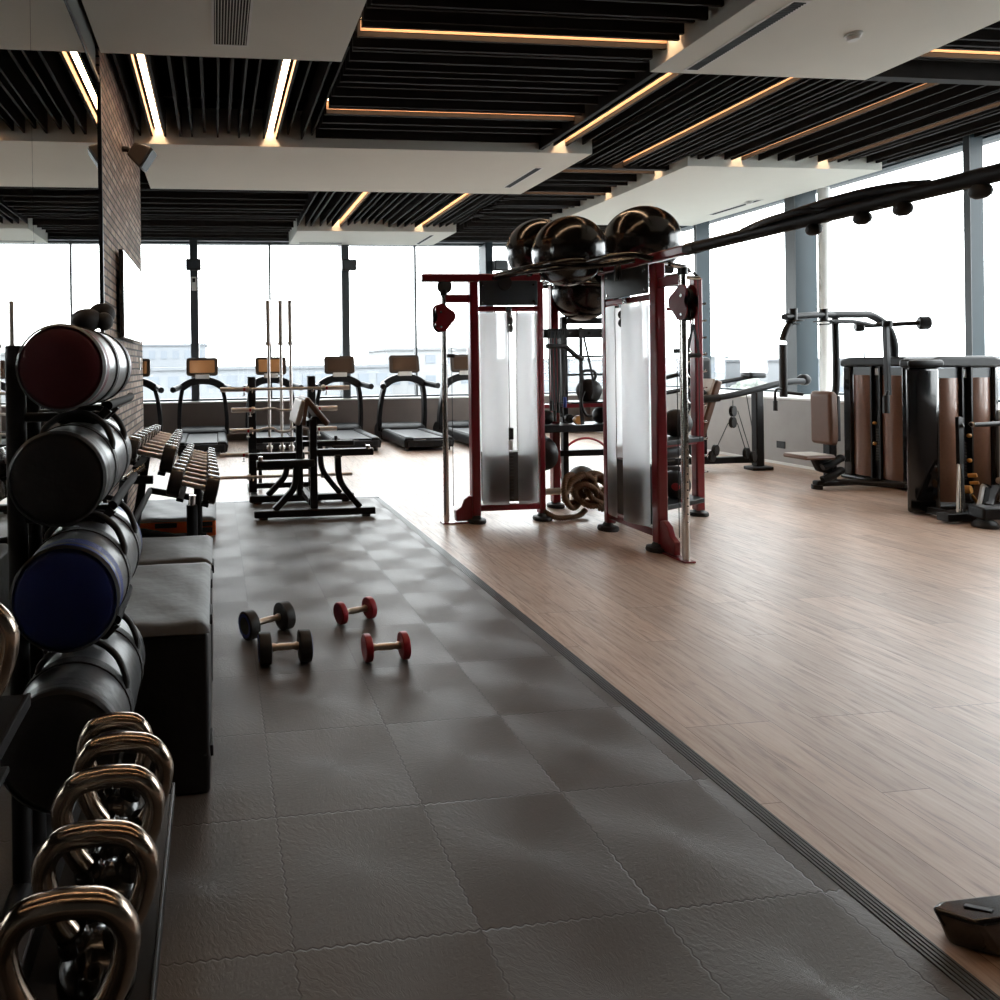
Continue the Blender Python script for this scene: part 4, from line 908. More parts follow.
# rear ladder frame seen between the towers
for x, y in ((3.62, 6.5), (4.32, 6.5)):
    G(RIG).box(x - 0.03, x + 0.03, y - 0.03, y + 0.03, 0.04, 1.98).build('post', M['blackmetal'], RIG, bevel=0.006)
G(RIG).box(3.45, 3.53, 6.42, 6.50, 0.05, 2.30).build('post', M['red'], RIG, bevel=0.01)
G(RIG).lathe([(0, 0), (0.085, 0), (0.09, 0.012), (0.085, 0.035), (0.05, 0.042), (0.035, 0.06), (0, 0.06)], (3.49, 6.46, 0), (0, 0, 1), 24).build('foot', M['rubber'], RIG)
G(RIG).box(3.62, 4.32, 6.46, 6.52, 1.905, 1.965).build('cross_bar', M['blackmetal'], RIG, bevel=0.006)
lb = G(RIG).box(3.12, 4.02, 6.02, 6.07, 1.74, 1.83).build('accessory_rail', M['blackmetal'], RIG, bevel=0.006)
for x in (3.2, 3.3, 3.42, 3.52, 3.62, 3.74): G(RIG).lathe([(0, -.004), (0.011, -.003), (0.012, 0)], (x, 6.02, 1.785), (0, 1, 0), 10).build('bolt', M['chrome'], lb)
for z, w_ in ((1.55, .022), (1.36, .022)): G(RIG).box(3.62, 4.32, 6.49, 6.49 + w_, z, z + w_).build('rung', M['blackmetal'], RIG)
G(RIG).box(3.10, 4.30, 6.22, 6.30, 1.045, 1.085).build('shelf_bar', M['red'], RIG, bevel=0.006)
G(RIG).box(3.55, 4.30, 6.22, 6.55, 1.085, 1.10).build('shelf', M['blackmetal'], RIG, bevel=0.004)
G(RIG).box(3.12, 4.30, 6.22, 6.58, 0.80, 0.87).build('shelf', M['blackmetal'], RIG, bevel=0.006)
G(RIG).box(3.55, 4.30, 6.46, 6.54, 0.52, 0.585).build('shelf_bar', M['blackmetal'], RIG, bevel=0.006)
G(RIG).cyl((3.05, 6.12, 0.235), (4.25, 6.12, 0.235), 0.033, seg=16).build('storage_tube', M['steel'], RIG)
G(RIG).beam((4.25, 6.12, 0.235), (4.3, 6.5, 0.235), 0.05, 0.05).build('bracket', M['blackmetal'], RIG)
# ---- balls
def exball(label, x, y, z, R):
    t = thing('exercise_ball', label, 'exercise ball', (x, y, z), 0, 'exercise balls on the training frame')
    G().sph((0, 0, 0), R, seg=64, rings=40).build('ball_skin', M['ball'], t, ang=80)
    G().lathe([(0, 0.004), (0.016, 0.003), (0.02, -0.004)], (0, -R*0.94, -R*0.34), (0, -0.94, -0.34), 16).build('valve_plug', M['rubber'], t)
    return t
exball('shiny black exercise ball, front one of the left two on top', 3.18, 5.6, 2.505, 0.315)
exball('shiny black exercise ball, rear one partly hidden behind the front ball', 3.28, 6.35, 2.65, 0.315)
exball('largest black exercise ball, right on top of the red frame', 4.12, 5.95, 2.655, 0.35)
exball('black exercise ball hanging lower, below the upper three', 3.745, 6.34, 2.225, 0.30)
# ---- resistance bands and straps
for i, (x, m, l, zb) in enumerate(((3.19, 'rubber', 'leftmost black resistance band hanging by the left tower', 1.12), (3.225, 'greyplastic', 'grey resistance band, second from left on the rail', 1.02), (3.26, 'rubber', 'black resistance band, middle of the hanging bunch', 1.10), (3.295, 'greyplastic', 'grey resistance band, fourth of the hanging bunch', 1.06), (3.33, 'blue', 'band with blue handle, rightmost of the hanging bunch', 1.15))):
    t = thing('resistance_band', l, 'resistance band', (x, 5.99, 1.75), 0, 'resistance bands on the black rail')
    mm = M['rubber'] if m == 'blue' else M[m]
    G(t).tube([(x - .008, 6.01, 1.74), (x - .010, 5.985, 1.79), (x - .012, 5.97, 1.4), (x - .008, 5.97, zb + .05), (x, 5.97, zb), (x + .008, 5.97, zb + .05), (x + .012, 5.97, 1.4), (x + .010, 5.985, 1.79), (x + .008, 6.01, 1.74)], 0.006, 8, sm=5).build('band', mm, t, ang=60)
    G(t).cyl((x, 5.965, zb - 0.08), (x, 5.965, zb + 0.02), 0.016, seg=12).build('handle', M['blue'] if m == 'blue' else M['rubber'], t)
t = thing('suspension_strap', 'black suspension strap looped over the black rail between towers', 'strap', (3.5, 6.0, 1.8))
G(t).path(catmull([(3.52, 6.0, 1.84), (3.515, 5.995, 1.5), (3.51, 5.99, 1.25), (3.51, 5.99, 1.05), (3.52, 5.985, 0.9)], 6), 0.035, 0.006, (0, -1, 0)).build('webbing', M['blackweb'], t)
G(t).path(catmull([(3.53, 6.0, 1.84), (3.60, 5.99, 1.5), (3.64, 5.985, 1.25), (3.62, 5.985, 1.15)], 6), 0.02, 0.006, (0, -1, 0)).build('webbing', M['blackweb'], t)
G(t).tube([(3.13, 5.925, 1.66), (3.32, 5.92, 1.655), (3.42, 5.93, 1.57), (3.50, 5.945, 1.53)], 0.024, 10).build('handle', M['blackweb'], t, ang=60)
G(t).tube([(3.53, 5.97, 1.22), (3.50, 5.97, 1.12), (3.54, 5.97, 1.0), (3.60, 5.97, 0.98)], 0.012, 8, sm=5).build('foot_loop', M['blackweb'], t, ang=60)
t = thing('strap_handle', 'triangular black strap handle hanging at the front chrome pole', 'handle', (3.62, 4.62, 1.7))
hx, hy = 3.60, 4.60
G(t).cyl((hx, hy, 1.86), (hx, hy, 1.78), 0.010, seg=8).build('carabiner', M['chrome'], t)
for s in (-1, 1): G(t).path([(hx, hy, 1.79), (hx + s*0.035, hy, 1.62), (hx + s*0.045, hy, 1.55)], 0.018, 0.004, (0, -1, 0)).build('webbing', M['blackweb'], t)
G(t).cyl((hx - 0.05, hy, 1.545), (hx + 0.05, hy, 1.545), 0.018, seg=14).build('grip', M['rubber'], t)
# ---- items on the rig shelves
def slamball(label, x, y, z, R, dot):
    t = thing('medicine_ball', label, 'medicine ball', (x, y, z + R*0.94), 0, 'medicine balls on the training frame')
    G(t).lathe([(0, -R*.94), (R*.35, -R*.93)] + [(R*math.cos(a), R*math.sin(a)) for a in [-1.1 + 2.45*k/16 for k in range(17)]] + [(R*.18, R*.90), (R*.14, R*.75), (0, R*.74)], (x, y, z + R*.94), (0, 0, 1), 32).build('shell', M['rubber'], t, ang=50)
    if dot:
        dv = V(dot).normalized(); c = V((x, y, z + R*.94)) + dv*(R*0.965)
        G(t).lathe([(0, .006), (R*.25, .003), (R*.29, -.006)], c, dv, 24).build('logo_disc', M['redrub'], t)
    return t
slamball('black medicine ball with red dot on the upper right shelf', 4.40, 5.86, 0.7755, 0.135, (-0.1, -1, -0.05))
slamball('black medicine ball with red dot on the lower right shelf', 4.36, 5.84, 0.1905, 0.135, (-0.65, -1, 0.0))
slamball('small plain black medicine ball on dark middle shelf', 3.95, 6.38, 0.8705, 0.085, None)
slamball('small black medicine ball, left on the dark middle shelf', 3.36, 6.38, 0.8705, 0.075, None)
t = thing('padded_roller', 'grey padded roller with small wheel between the ball shelves', 'roller', (4.3, 5.95, 0.45))
G(t).lathe([(0, -.14), (0.06, -.14), (0.072, -.12), (0.072, .12), (0.06, .14), (0, .14)], (4.36, 5.97, 0.615), (1, 0.2, 0), 24).build('pad', M['greyplastic'], t)
G(t).lathe([(0, -.02), (0.045, -.02), (0.05, 0), (0.045, .02), (0, .02)], (4.28, 5.92, 0.53), (0.3, 1, 0), 20).build('wheel', M['rubber'], t)
G(t).tube([(4.2, 5.97, 0.54), (4.45, 5.97, 0.54), (4.45, 5.97, .59)], 0.02, 8).build('frame', M['blackmetal'], t)
t = thing('kettlebell', 'black kettlebell standing on the red-edged shelf inside the rig', 'kettlebell', (3.80, 6.34, 1.10))
G().lathe([(0, 0), (0.075, 0), (0.1, 0.03)] + [(0.125*math.cos(a), 0.115 + 0.115*math.sin(a)) for a in [-0.5 + 2.05*k/12 for k in range(13)]] + [(0, .2305)], (0, 0, 0), (0, 0, 1), 32).build('bell', M['rubber'], t)
G().tube([(-0.05, 0, 0.2), (-0.075, 0, .26), (-.05, 0, .31), (.05, 0, .31), (.075, 0, .26), (.05, 0, .2)], 0.015, 12, sm=5).build('handle', M['greyplastic'], t, ang=60)
t = thing('kettlebell', 'second black kettlebell beside the first on the red-edged shelf', 'kettlebell', (4.10, 6.36, 1.10))
G().lathe([(0, 0), (0.06, 0), (0.08, 0.03)] + [(0.1*math.cos(a), 0.095 + 0.095*math.sin(a)) for a in [-0.5 + 2.05*k/12 for k in range(13)]] + [(0, .19)], (0, 0, 0), (0, 0, 1), 32).build('bell', M['rubber'], t)
G().tube([(-0.05, 0, 0.16), (-0.07, 0, .22), (-.045, 0, .265), (.045, 0, .265), (.07, 0, .22), (.05, 0, .16)], 0.014, 12, sm=5).build('handle', M['greyplastic'], t, ang=60)
t = thing('hand_weight', 'black hand weight with amber end on the dark middle shelf', 'dumbbell', (3.62, 6.32, 0.92))
for s in (-1, 1): G(t).lathe([(0, 0), (0.045, 0), (0.048, .008), (0.045, .05), (0, .05)], (3.62 + 0.0, 6.32 + s*0.06, 0.919), (0, s, 0), 20).build('weight_head', M['yellow'] if s < 0 else M['rubber'], t)
G(t).cyl((3.62, 6.26, 0.919), (3.62, 6.38, 0.919), 0.014, seg=12).build('grip', M['chrome'], t)
t = thing('sandbag', 'black duffel-shaped sandbag hanging inside the red frame, low left', 'sandbag', (3.36, 6.3, 0.55))
G(t).lathe([(0, -.24), (0.09, -.235), (0.14, -.20), (0.155, -.05), (0.155, .05), (0.14, .20), (0.09, .235), (0, .24)], (3.25, 6.28, 0.60), (0.45, 1, 0.1), 32).build('bag', M['blackvinyl'], t, ang=60)
G(t).tube([(3.20, 6.12, .74), (3.22, 6.16, .785), (3.28, 6.35, .79), (3.31, 6.42, .75)], 0.012, 8, sm=5).build('handle', M['blackweb'], t, ang=60)
t = thing('hoop', 'thin red hoop leaning upright behind the rope', 'hoop', (4.05, 6.95, 0.32))
G(t).tube([(4.12 + 0.315*math.cos(a), 6.95, 0.332 + 0.315*math.sin(a)) for a in [2*PI*k/48 for k in range(48)]], 0.013, 10, closed=True).build('ring', M['redrub'], t, ang=60)
slamball('black ball lying on the floor inside the red hoop', 4.16, 7.1, 0.0, 0.16, None)
# ---- battle rope
def strands(g, P, R, turns_per_m=14, seg=6):
    P = catmull(P, 14); n = len(P); L_ = 0; fr = []
    t0 = (P[1] - P[0]).normalized(); nr = t0.orthogonal().normalized()
    for i in range(n):
        t = (P[min(i+1, n-1)] - P[max(i-1, 0)]).normalized(); nr = (nr - t*nr.dot(t)).normalized()
        if i: L_ += (P[i] - P[i-1]).length
        fr.append((P[i], nr.copy(), t.cross(nr), L_))
    for k in range(3):
        Q = [p + (a*math.cos(2*PI*(k/3 + l*turns_per_m)) + b*math.sin(2*PI*(k/3 + l*turns_per_m)))*R*0.52 for p, a, b, l in fr]
        g.tube(Q, R*0.56, seg)
t = thing('battle_rope', 'thick brown battle rope coiled over the tube between the towers', 'rope', (3.6, 6.05, 0.2))
g = G(t); rr = random.Random(11)
for k in range(9):
    cx = 3.40 + 0.052*k; yy = 5.98 + 0.015*math.sin(k*2.1); w_ = 0.125 + 0.03*math.sin(k*1.7); top = 0.33 + 0.06*math.sin(k*1.3 + 1); bot = 0.075 + 0.05*abs(math.sin(k*.9))
    tilt = 0.12*math.sin(k*1.9)
    pts = []
    for j in range(17):
        a = 2*PI*j/16 + 0.3*k
        pts.append((cx + w_*0.9*math.cos(a) + tilt*math.sin(a)*0.5, yy + 0.07*math.sin(a)*0.4 - 0.02*k % 0.05 + 0.055*math.cos(a + k), (top + bot)/2 + 0.03 + (top - bot)/2*math.sin(a)))
    strands(g, pts, 0.027)
strands(g, [(3.42, 6.02, 0.36), (3.5, 5.96, 0.42), (3.6, 5.95, 0.36), (3.62, 5.92, 0.2), (3.66, 5.93, 0.09), (3.72, 5.94, 0.14), (3.74, 5.96, 0.3), (3.70, 5.98, .40)], 0.029)
strands(g, [(3.08, 5.97, 0.10), (3.18, 5.90, 0.035), (3.32, 5.90, 0.028), (3.46, 5.96, 0.03), (3.56, 6.03, 0.06)], 0.026)
g.build('rope_coil', M['rope'], t, ang=60)
G(t).cyl((3.36, 6.0, 0.40), (3.46, 6.0, 0.37), 0.032, seg=14).build('end_sleeve', M['rope'], t)
"""end"""

# ================================================================ right side machines
def P3(g, pts, r, seg=12, sm=5): return g.tube(pts, r, seg, sm=sm)
# ---- weight tower builder: rounded housing with smoked bronze panels; local frame: front faces -Y, width along X
def weight_tower(t, w, d, h, e=0.10):
    def ring(off, dd):  # rounded plan outline: flat front, bulging back corners
        return [(-w/2 - off, 0 - dd), (w/2 + off, 0 - dd), (w/2 + off, d*0.55), (w*0.36, d + off), (-w*0.36, d + off), (-w/2 - off, d*0.55)]
    G().prism([(x, y, 0.03) for x, y in ring(0.03, 0.03)], (0, 0, 0.05)).build('base', M['blackmetal'], t, bevel=0.02)
    G().prism([(-w/2 - .03, -.02, h - 0.10), (w/2 + .03, -.02, h - 0.10), (w/2 + .03, -.02, h - 0.02), (w*0.4, -.02, h + 0.012), (-w*0.4, -.02, h + 0.012), (-w/2 - .03, -.02, h - 0.02)], (0, d + .04, 0)).build('top_cap', M['darkplastic'], t, bevel=0.025, seg=3)
    for s in (-1, 1):
        poly = [(s*w/2, 0, 0.08), (s*(w/2 - e), -0.012, 0.08), (s*(w/2 - e - .01), 0.05, 0.08), (s*(w/2 - e*.6), 0.06, 0.08), (s*(w/2 - .03), d*.55, 0.08), (s*w*0.34, d - .01, 0.08), (s*w*0.36, d, 0.08), (s*w/2, d*0.55, 0.08)]
        G().prism(poly, (0, 0, h - 0.18)).build('side_shell', M['blackgloss'], t, bevel=0.01)
        x0 = s*(w/2 - e - .015); x1 = s*0.055
        g = G(); N_ = 8; A = []
        for k in range(N_ + 1):
            q = k/N_; A.append((x0 + (x1 - x0)*q, 0.02 - 0.035*math.sin(PI*q), 0.10))
        B = [(x, y + 0.006, z) for x, y, z in reversed(A)]
        g.prism(A + B, (0, 0, h - 0.30)).build('bronze_panel', M['bronzepanel'], t, ang=60)
        G().box(min(x0, x1), max(x0, x1), 0.015, 0.03, h - 0.20, h - 0.105).build('grey_strip', M['shieldplate'], t)
    G().box(-0.055, 0.055, 0.03, 0.05, 0.08, h - 0.10).build('slot_back', M['blackmetal'], t)
    for s in (-1, 1): G().box(s*0.05 - 0.008, s*0.05 + 0.008, -0.012, 0.03, 0.08, h - 0.10).build('slot_edge', M['blackmetal'], t)
    for k in range(12): G().box(-0.02, 0.02, 0.015, 0.029, 0.30 + k*0.032, 0.318 + k*0.032).build('plate_tab', M['stack'], t)
    for z in (0.74, 0.50): G().sph((0.0, -0.02, z), 0.02, seg=14, rings=8).build('selector_knob', M['yellow'], t)
    G().box(-0.028, 0.028, 0.02, 0.03, h - 0.20, h - 0.12).build('slot_label', M['white_dot'], t)
# tower 1 with the pectoral station (faces -X)
T1 = thing('pec_fly_machine', 'black chest fly machine with brown seat and bronze-panelled tower', 'exercise machine', (7.68, 6.875, 0), -PI/2)
weight_tower(T1, 0.80, 0.26, 1.50)
# everything else of it, in world coordinates converted to the local frame of T1
Rm = Matrix.Rotation(PI/2, 4, 'Z')
class GW(G):
    def __init__(s, t, a=-PI/2): super().__init__(); s.t = V(t.location); s.R = Matrix.Rotation(-a, 3, 'Z')
    def v(s, p): return s.b.verts.new(s.R @ (V(p) - s.t))
def W(): return GW(T1)
bm_ = M['blackmetal']
W().box(6.84, 7.66, 6.80, 6.88, 0.03, 0.10).build('base_bar', bm_, T1, bevel=0.02)
W().cyl((6.87, 6.84, 0.001), (6.87, 6.84, 0.05), 0.055).build('foot', M['rubber'], T1)
P3(W(), [(7.1, 6.84, 0.08), (7.45, 6.6, 0.08), (7.6, 6.5, 0.08)], 0.03).build('base_bar', bm_, T1)
W().beam((7.08, 6.88, 0.08), (7.08, 6.88, 0.56), 0.09, 0.10).build('seat_post', bm_, T1, bevel=0.015)
W().prism([(6.82, 6.81, 0.36), (6.90, 6.81, 0.20), (7.05, 6.81, 0.16), (7.1, 6.81, 0.36)], (0, 0.1, 0)).build('seat_bracket', M['darkplastic'], T1, bevel=0.03)
for z in (0.30, 0.16): P3(W(), [(6.88, 6.78, z - 0.04), (6.98, 6.76, z), (7.09, 6.76, z + 0.06)], 0.04).sph((7.09, 6.76, z + .06), 0.045, seg=14, rings=8).build('adjust_lever', M['darkplastic'], T1)
W().box(6.60, 6.98, 6.70, 7.02, 0.355, 0.405).build('seat', M['brown_pad'], T1, bevel=0.025, seg=4)
W().prism([(6.615, 6.715, 0.40), (6.965, 6.715, 0.40), (6.965, 7.005, 0.40), (6.615, 7.005, 0.40)], (0, 0, 0.008)).build('seat_top', M['tan_pad'], T1)
W().prism([(6.89, 6.68, 0.53), (6.98, 6.68, 0.51), (7.0, 6.68, 0.60), (6.99, 6.68, 1.10), (6.93, 6.68, 1.14), (6.88, 6.68, 1.10)], (0, 0.26, 0)).build('backrest', M['brown_pad'], T1, bevel=0.03, seg=4)
W().box(7.0, 7.04, 6.70, 6.92, 0.56, 1.08).build('back_plate', M['greyplastic'], T1, bevel=0.01)
P3(W(), [(7.13, 6.84, 1.97), (7.13, 6.84, 1.20), (7.10, 6.86, 1.05)], 0.034).build('upright', bm_, T1)
P3(W(), [(6.33, 6.68, 1.975), (6.78, 6.76, 2.00), (7.12, 6.84, 2.01)], 0.036, sm=4).build('top_arm', M['darkplastic'], T1)
P3(W(), [(7.08, 6.84, 2.01), (7.45, 6.86, 2.01), (7.64, 6.88, 2.0), (7.84, 6.88, 1.87), (7.93, 6.88, 1.66), (7.93, 6.88, 1.45)], 0.042).build('top_arch', M['darkplastic'], T1)
P3(W(), [(6.95, 6.72, 1.92), (7.2, 6.70, 1.92), (7.45, 6.68, 1.87)], 0.024).build('cam_arm', bm_, T1)
for x, y in ((6.46, 6.70), (6.93, 6.79)):
    W().cyl((x, y, 1.93), (x, y, 2.07), 0.04).build('pivot', bm_, T1)
    W().lathe([(0, 0), (0.095, 0), (0.10, .006), (0.095, .012), (0, .012)], (x, y, 1.925), (0, 0, 1), 24).build('cam_disc', bm_, T1)
    W().lathe([(0, 0), (0.06, 0), (0.065, .006), (0.06, .012), (0, .012)], (x, y, 1.89), (0, 0, 1), 24).build('cam_disc', bm_, T1)
for a, (x, y, zt) in enumerate(((6.56, 6.68, 1.66), )):
    P3(W(), [(6.44, 6.70, 1.92), (6.37, 6.69, 1.84), (6.31, 6.68, 1.72)], 0.036).build('lever_arm', bm_, T1)
    W().box(6.285, 6.335, 6.655, 6.705, 1.665, 1.69).build('pad_collar', M['chrome'], T1)
    W().cyl((6.31, 6.68, 1.665), (6.31, 6.68, 1.08), 0.038, seg=20).build('arm_pad', M['rubber'], T1)
    P3(W(), [(6.31, 6.68, 1.17), (6.22, 6.66, 1.17), (6.19, 6.66, 1.13), (6.19, 6.66, 1.0)], 0.013).build('handle_bar', bm_, T1)
    W().cyl((6.19, 6.66, 1.04), (6.19, 6.66, 0.93), 0.022).build('grip', M['rubber'], T1)
    W().cyl((6.33, 6.66, 1.13), (6.47, 6.60, 1.11), 0.018).build('grip', M['rubber'], T1)
W().beam((7.53, 6.62, 1.88), (7.55, 6.62, 1.08), 0.045, 0.045).build('lever_arm', M['greyplastic'], T1, bevel=0.004)
W().cyl((7.53, 6.60, 1.92), (7.53, 6.6, 1.85), 0.045).build('pivot', bm_, T1)
W().cyl((7.48, 6.58, 1.08), (7.48, 6.58, 0.88), 0.03).build('grip', M['rubber'], T1)
P3(W(), [(7.55, 6.62, 1.12), (7.50, 6.58, 1.12), (7.48, 6.58, 1.06)], 0.014).build('handle_bar', bm_, T1)
W().tube([(7.55, 6.88, 1.88), (7.92, 6.6, 1.89)], 0.026, 12).build('counter_arm', bm_, T1)
W().lathe([(0, -.05), (0.06, -.05), (0.075, -.035), (0.075, .035), (0.06, .05), (0, .05)], (7.96, 6.57, 1.89), (1, -.6, 0), 24).build('counterweight', M['darkplastic'], T1)
W().lathe([(0, -.04), (0.05, -.04), (0.058, -.03), (0.058, .03), (0.05, .04), (0, .04)], (7.72, 7.1, 1.88), (1, -.6, 0), 24).build('counterweight', M['darkplastic'], T1)
# tower 2, nearer, facing the camera
T2 = thing('cable_row_machine', 'black machine tower with bronze panels, nearest at right edge', 'exercise machine', (7.235, 5.60, 0))
weight_tower(T2, 0.72, 0.28, 1.50, 0.055)
G(T2).prism([(6.56, 5.585, 0.015), (6.66, 5.53, 0.015), (6.84, 5.52, 0.015), (6.90, 5.57, 0.015), (6.90, 5.80, 0.015), (6.84, 5.79, 0.015)], (0, 0, 1.39)).build('side_fairing', M['blackgloss'], T2, bevel=0.03, seg=4)
G(T2).prism([(6.56, 5.57, 1.405), (6.66, 5.515, 1.405), (6.90, 5.51, 1.405), (6.92, 5.80, 1.405), (6.85, 5.80, 1.405)], (0, 0, 0.075)).build('fairing_cap', M['darkplastic'], T2, bevel=0.03, seg=4)
G(T2).tube([(7.02, 5.5, 0.93), (7.0, 5.45, 0.84)], 0.014, 8).build('bracket', M['greyplastic'], T2)
G(T2).cyl((7.02, 5.40, 0.865), (7.50, 5.38, 0.875), 0.022).build('pull_handle', M['rubber'], T2)
for x in (7.02, 7.50): G(T2).lathe([(0.018, -.012), (0.026, 0), (0.018, .012)], (x, 5.39, 0.87), (1, 0, 0), 14).build('handle_cap', M['barsteel'], T2)
for o_, m in ((0, 'barsteel'), (0.035, 'bronze'), (0.07, 'greyplastic')): G(T2).cyl((6.64 + o_, 5.22, 0.10), (6.88 + o_*.6, 5.40, 0.50), 0.009, seg=8).build('linkage_rod', M[m], T2)
G(T2).beam((6.93, 5.42, 0.45), (7.0, 5.48, 0.93), 0.05, 0.03).build('linkage_bar', bm_, T2)
for x, z, r_, m in ((6.92, 0.27, .036, 'yellow'), (6.92, 0.20, .04, 'blackmetal'), (6.98, 0.40, .018, 'yellow'), (7.0, 0.33, .015, 'yellow')): G(T2).lathe([(0, -.03), (r_, -.03), (r_*1.1, 0), (r_, .03), (0, .03)], (x, 5.36, z), (0.4, -1, 0.2), 16).build('linkage_joint', M[m], T2)
G(T2).tube([(6.94, 5.34, 0.22), (6.98, 5.32, 0.15), (6.96, 5.28, 0.1)], 0.014, 10).build('linkage_hose', M['yellow'], T2)
G(T2).path(catmull([(6.70, 5.12, 0.10), (6.80, 5.16, 0.20), (6.88, 5.2, 0.31), (6.90, 5.2, 0.34)], 4), 0.045, 0.02, (0, -1, 0.2)).build('foot_lever', M['barsteel'], T2)
G(T2).path(catmull([(6.735, 5.13, 0.10), (6.835, 5.17, 0.20), (6.915, 5.21, 0.31), (6.935, 5.21, 0.34)], 4), 0.045, 0.045, (0, -1, 0.2)).build('foot_lever', bm_, T2)
G(T2).box(6.52, 7.0, 5.20, 5.30, 0.02, 0.09).build('base_bar', bm_, T2, bevel=0.006)
G(T2).box(6.70, 6.76, 5.24, 5.62, 0.02, 0.08).build('base_bar', bm_, T2)
G(T2).prism([(6.62, 5.00, 0.075), (7.9, 4.95, 0.075), (7.9, 5.1, 0.075), (6.66, 5.16, 0.075)], (0, 0, 0.11)).build('base_beam', M['darkplastic'], T2, bevel=0.02)
G(T2).beam((6.8, 5.1, 0.17), (7.35, 5.45, 0.26), 0.06, 0.05).build('brace', M['darkplastic'], T2, bevel=0.01)
G(T2).lathe([(0, 0), (0.085, 0), (0.09, 0.02), (0.08, 0.045), (0.05, 0.07), (0, 0.07)], (6.71, 5.06, 0.001), (0, 0, 1), 24).build('foot', M['rubber'], T2)
G(T2).box(7.13, 7.5, 5.0, 5.3, 0.33, 0.39).build('seat_edge', M['tan_pad'], T2, bevel=0.02)
G(T2).box(7.25, 7.33, 5.1, 5.2, 0.17, 0.33).build('seat_post', bm_, T2)
# ---- cable bench machine near the corner of the windows
T3 = thing('bench_press_machine', 'black cable press machine with tan backrest near the window corner', 'exercise machine', (6.9, 8.3, 0))
t = T3
G(t).box(7.27, 7.38, 8.12, 8.22, 0.05, 1.12).build('post', bm_, t, bevel=0.012)
G(t).box(7.18, 7.48, 8.08, 8.26, 0.0, 0.05).build('foot', bm_, t, bevel=0.012)
G(t).box(5.9, 7.27, 8.14, 8.21, 0.10, 0.19).build('base_beam', M['darkplastic'], t, bevel=0.01)
G(t).box(5.9, 6.1, 8.05, 8.3, 0.0, 0.10).build('foot', bm_, t, bevel=0.012)
P3(G(t), [(6.3, 8.1, 0.97), (6.65, 8.0, 1.01), (7.0, 7.95, 1.08), (7.4, 7.95, 1.17), (7.65, 7.95, 1.20), (7.8, 7.95, 1.20)], 0.042).build('press_arm', M['greyplastic'], t)
P3(G(t), [(6.1, 8.4, 1.05), (6.9, 8.45, 1.17), (7.5, 8.4, 1.27)], 0.03).build('press_arm', bm_, t)
G(t).cyl((6.28, 8.1, 0.965), (6.62, 8.0, 1.0), 0.05).build('grip', M['rubber'], t)
G(t).lathe([(0, -.05), (0.06, -.05), (0.075, -.03), (0.075, .03), (0.06, .05), (0, .05)], (7.86, 8.0, 1.22), (1, 0, 0), 24).build('counterweight', M['darkplastic'], t)
G(t).box(7.35, 7.6, 8.3, 8.5, 1.24, 1.32).build('bracket', M['greyplastic'], t, bevel=0.03)
for x, z in ((6.86, 0.815), (6.855, 0.665), (7.05, 0.25), (7.15, 0.20), (6.55, 0.22), (6.6, 0.30)):
    G(t).lathe([(0, -.02), (0.072, -.02), (0.075, -.012), (0.055, 0), (0.075, .012), (0.072, .02), (0, .02)], (x, 8.05, z), (0.5, -1, 0), 24).build('pulley', M['rubber'], t)
for a, b in (((6.86, 8.05, 0.96), (6.86, 8.05, .8)), ((6.79, 8.05, .66), (6.60, 8.05, .3)), ((6.92, 8.05, .66), (7.05, 8.05, .25)), ((6.93, 8.05, .82), (7.12, 8.05, .22)), ((7.05, 8.05, 1.08), (7.2, 8.05, .22))):
    G(t).cyl(a, b, 0.005, seg=6).build('cable', M['greyplastic'], t)
g = G(t); slab(g, (6.34, 0.46), (6.62, 1.24), 0.085, 8.02, 8.32); g.build('backrest', M['brown_pad'], t, bevel=0.02, seg=3)
g = G(t); slab(g, (6.305, 0.475), (6.585, 1.255), 0.034, 8.04, 8.30); g.build('backrest_face', M['tan_pad'], t, bevel=0.012, seg=3)
G(t).box(6.55, 6.78, 8.42, 8.6, 0.05, 1.45).build('weight_housing', M['darkplastic'], t, bevel=0.03)
G(t).box(6.50, 6.86, 8.40, 8.62, 1.15, 1.54).build('housing_head', M['darkplastic'], t, bevel=0.05, seg=4)
G(t).box(6.45, 6.52, 8.1, 8.4, 0.19, 0.70).build('backrest_post', bm_, t)
P3(G(t), [(6.2, 8.1, 1.10), (6.35, 8.1, 1.16), (6.5, 8.1, 1.06)], 0.03).build('adjust_lever', M['rubber'], t)
# second station glimpsed between the posts
T4 = thing('lat_machine', 'dark machine with brown pad glimpsed behind the red rear post', 'exercise machine', (5.5, 8.4, 0))
t = T4
G(t).box(5.15, 5.70, 8.6, 8.8, 0.0, 1.52).build('weight_housing', M['darkplastic'], t, bevel=0.05, seg=4)
G(t).box(5.2, 5.62, 8.585, 8.6, 0.15, 1.35).build('bronze_panel', M['bronzepanel'], t)
G(t).box(5.35, 5.45, 8.1, 8.6, 0.0, 0.08).build('base_beam', bm_, t, bevel=0.01)
G(t).box(5.36, 5.44, 8.2, 8.28, 0.08, 0.45).build('seat_post', bm_, t); G(t).box(5.22, 5.58, 8.05, 8.4, 0.45, 0.52).build('seat', M['brown_pad'], t, bevel=0.02)
P3(G(t), [(5.25, 8.5, 1.20), (5.4, 8.3, 1.22), (5.75, 8.25, 1.3)], 0.03).build('press_arm', M['greyplastic'], t)
T4.location.x += 0.78; T4.location.y += 0.40
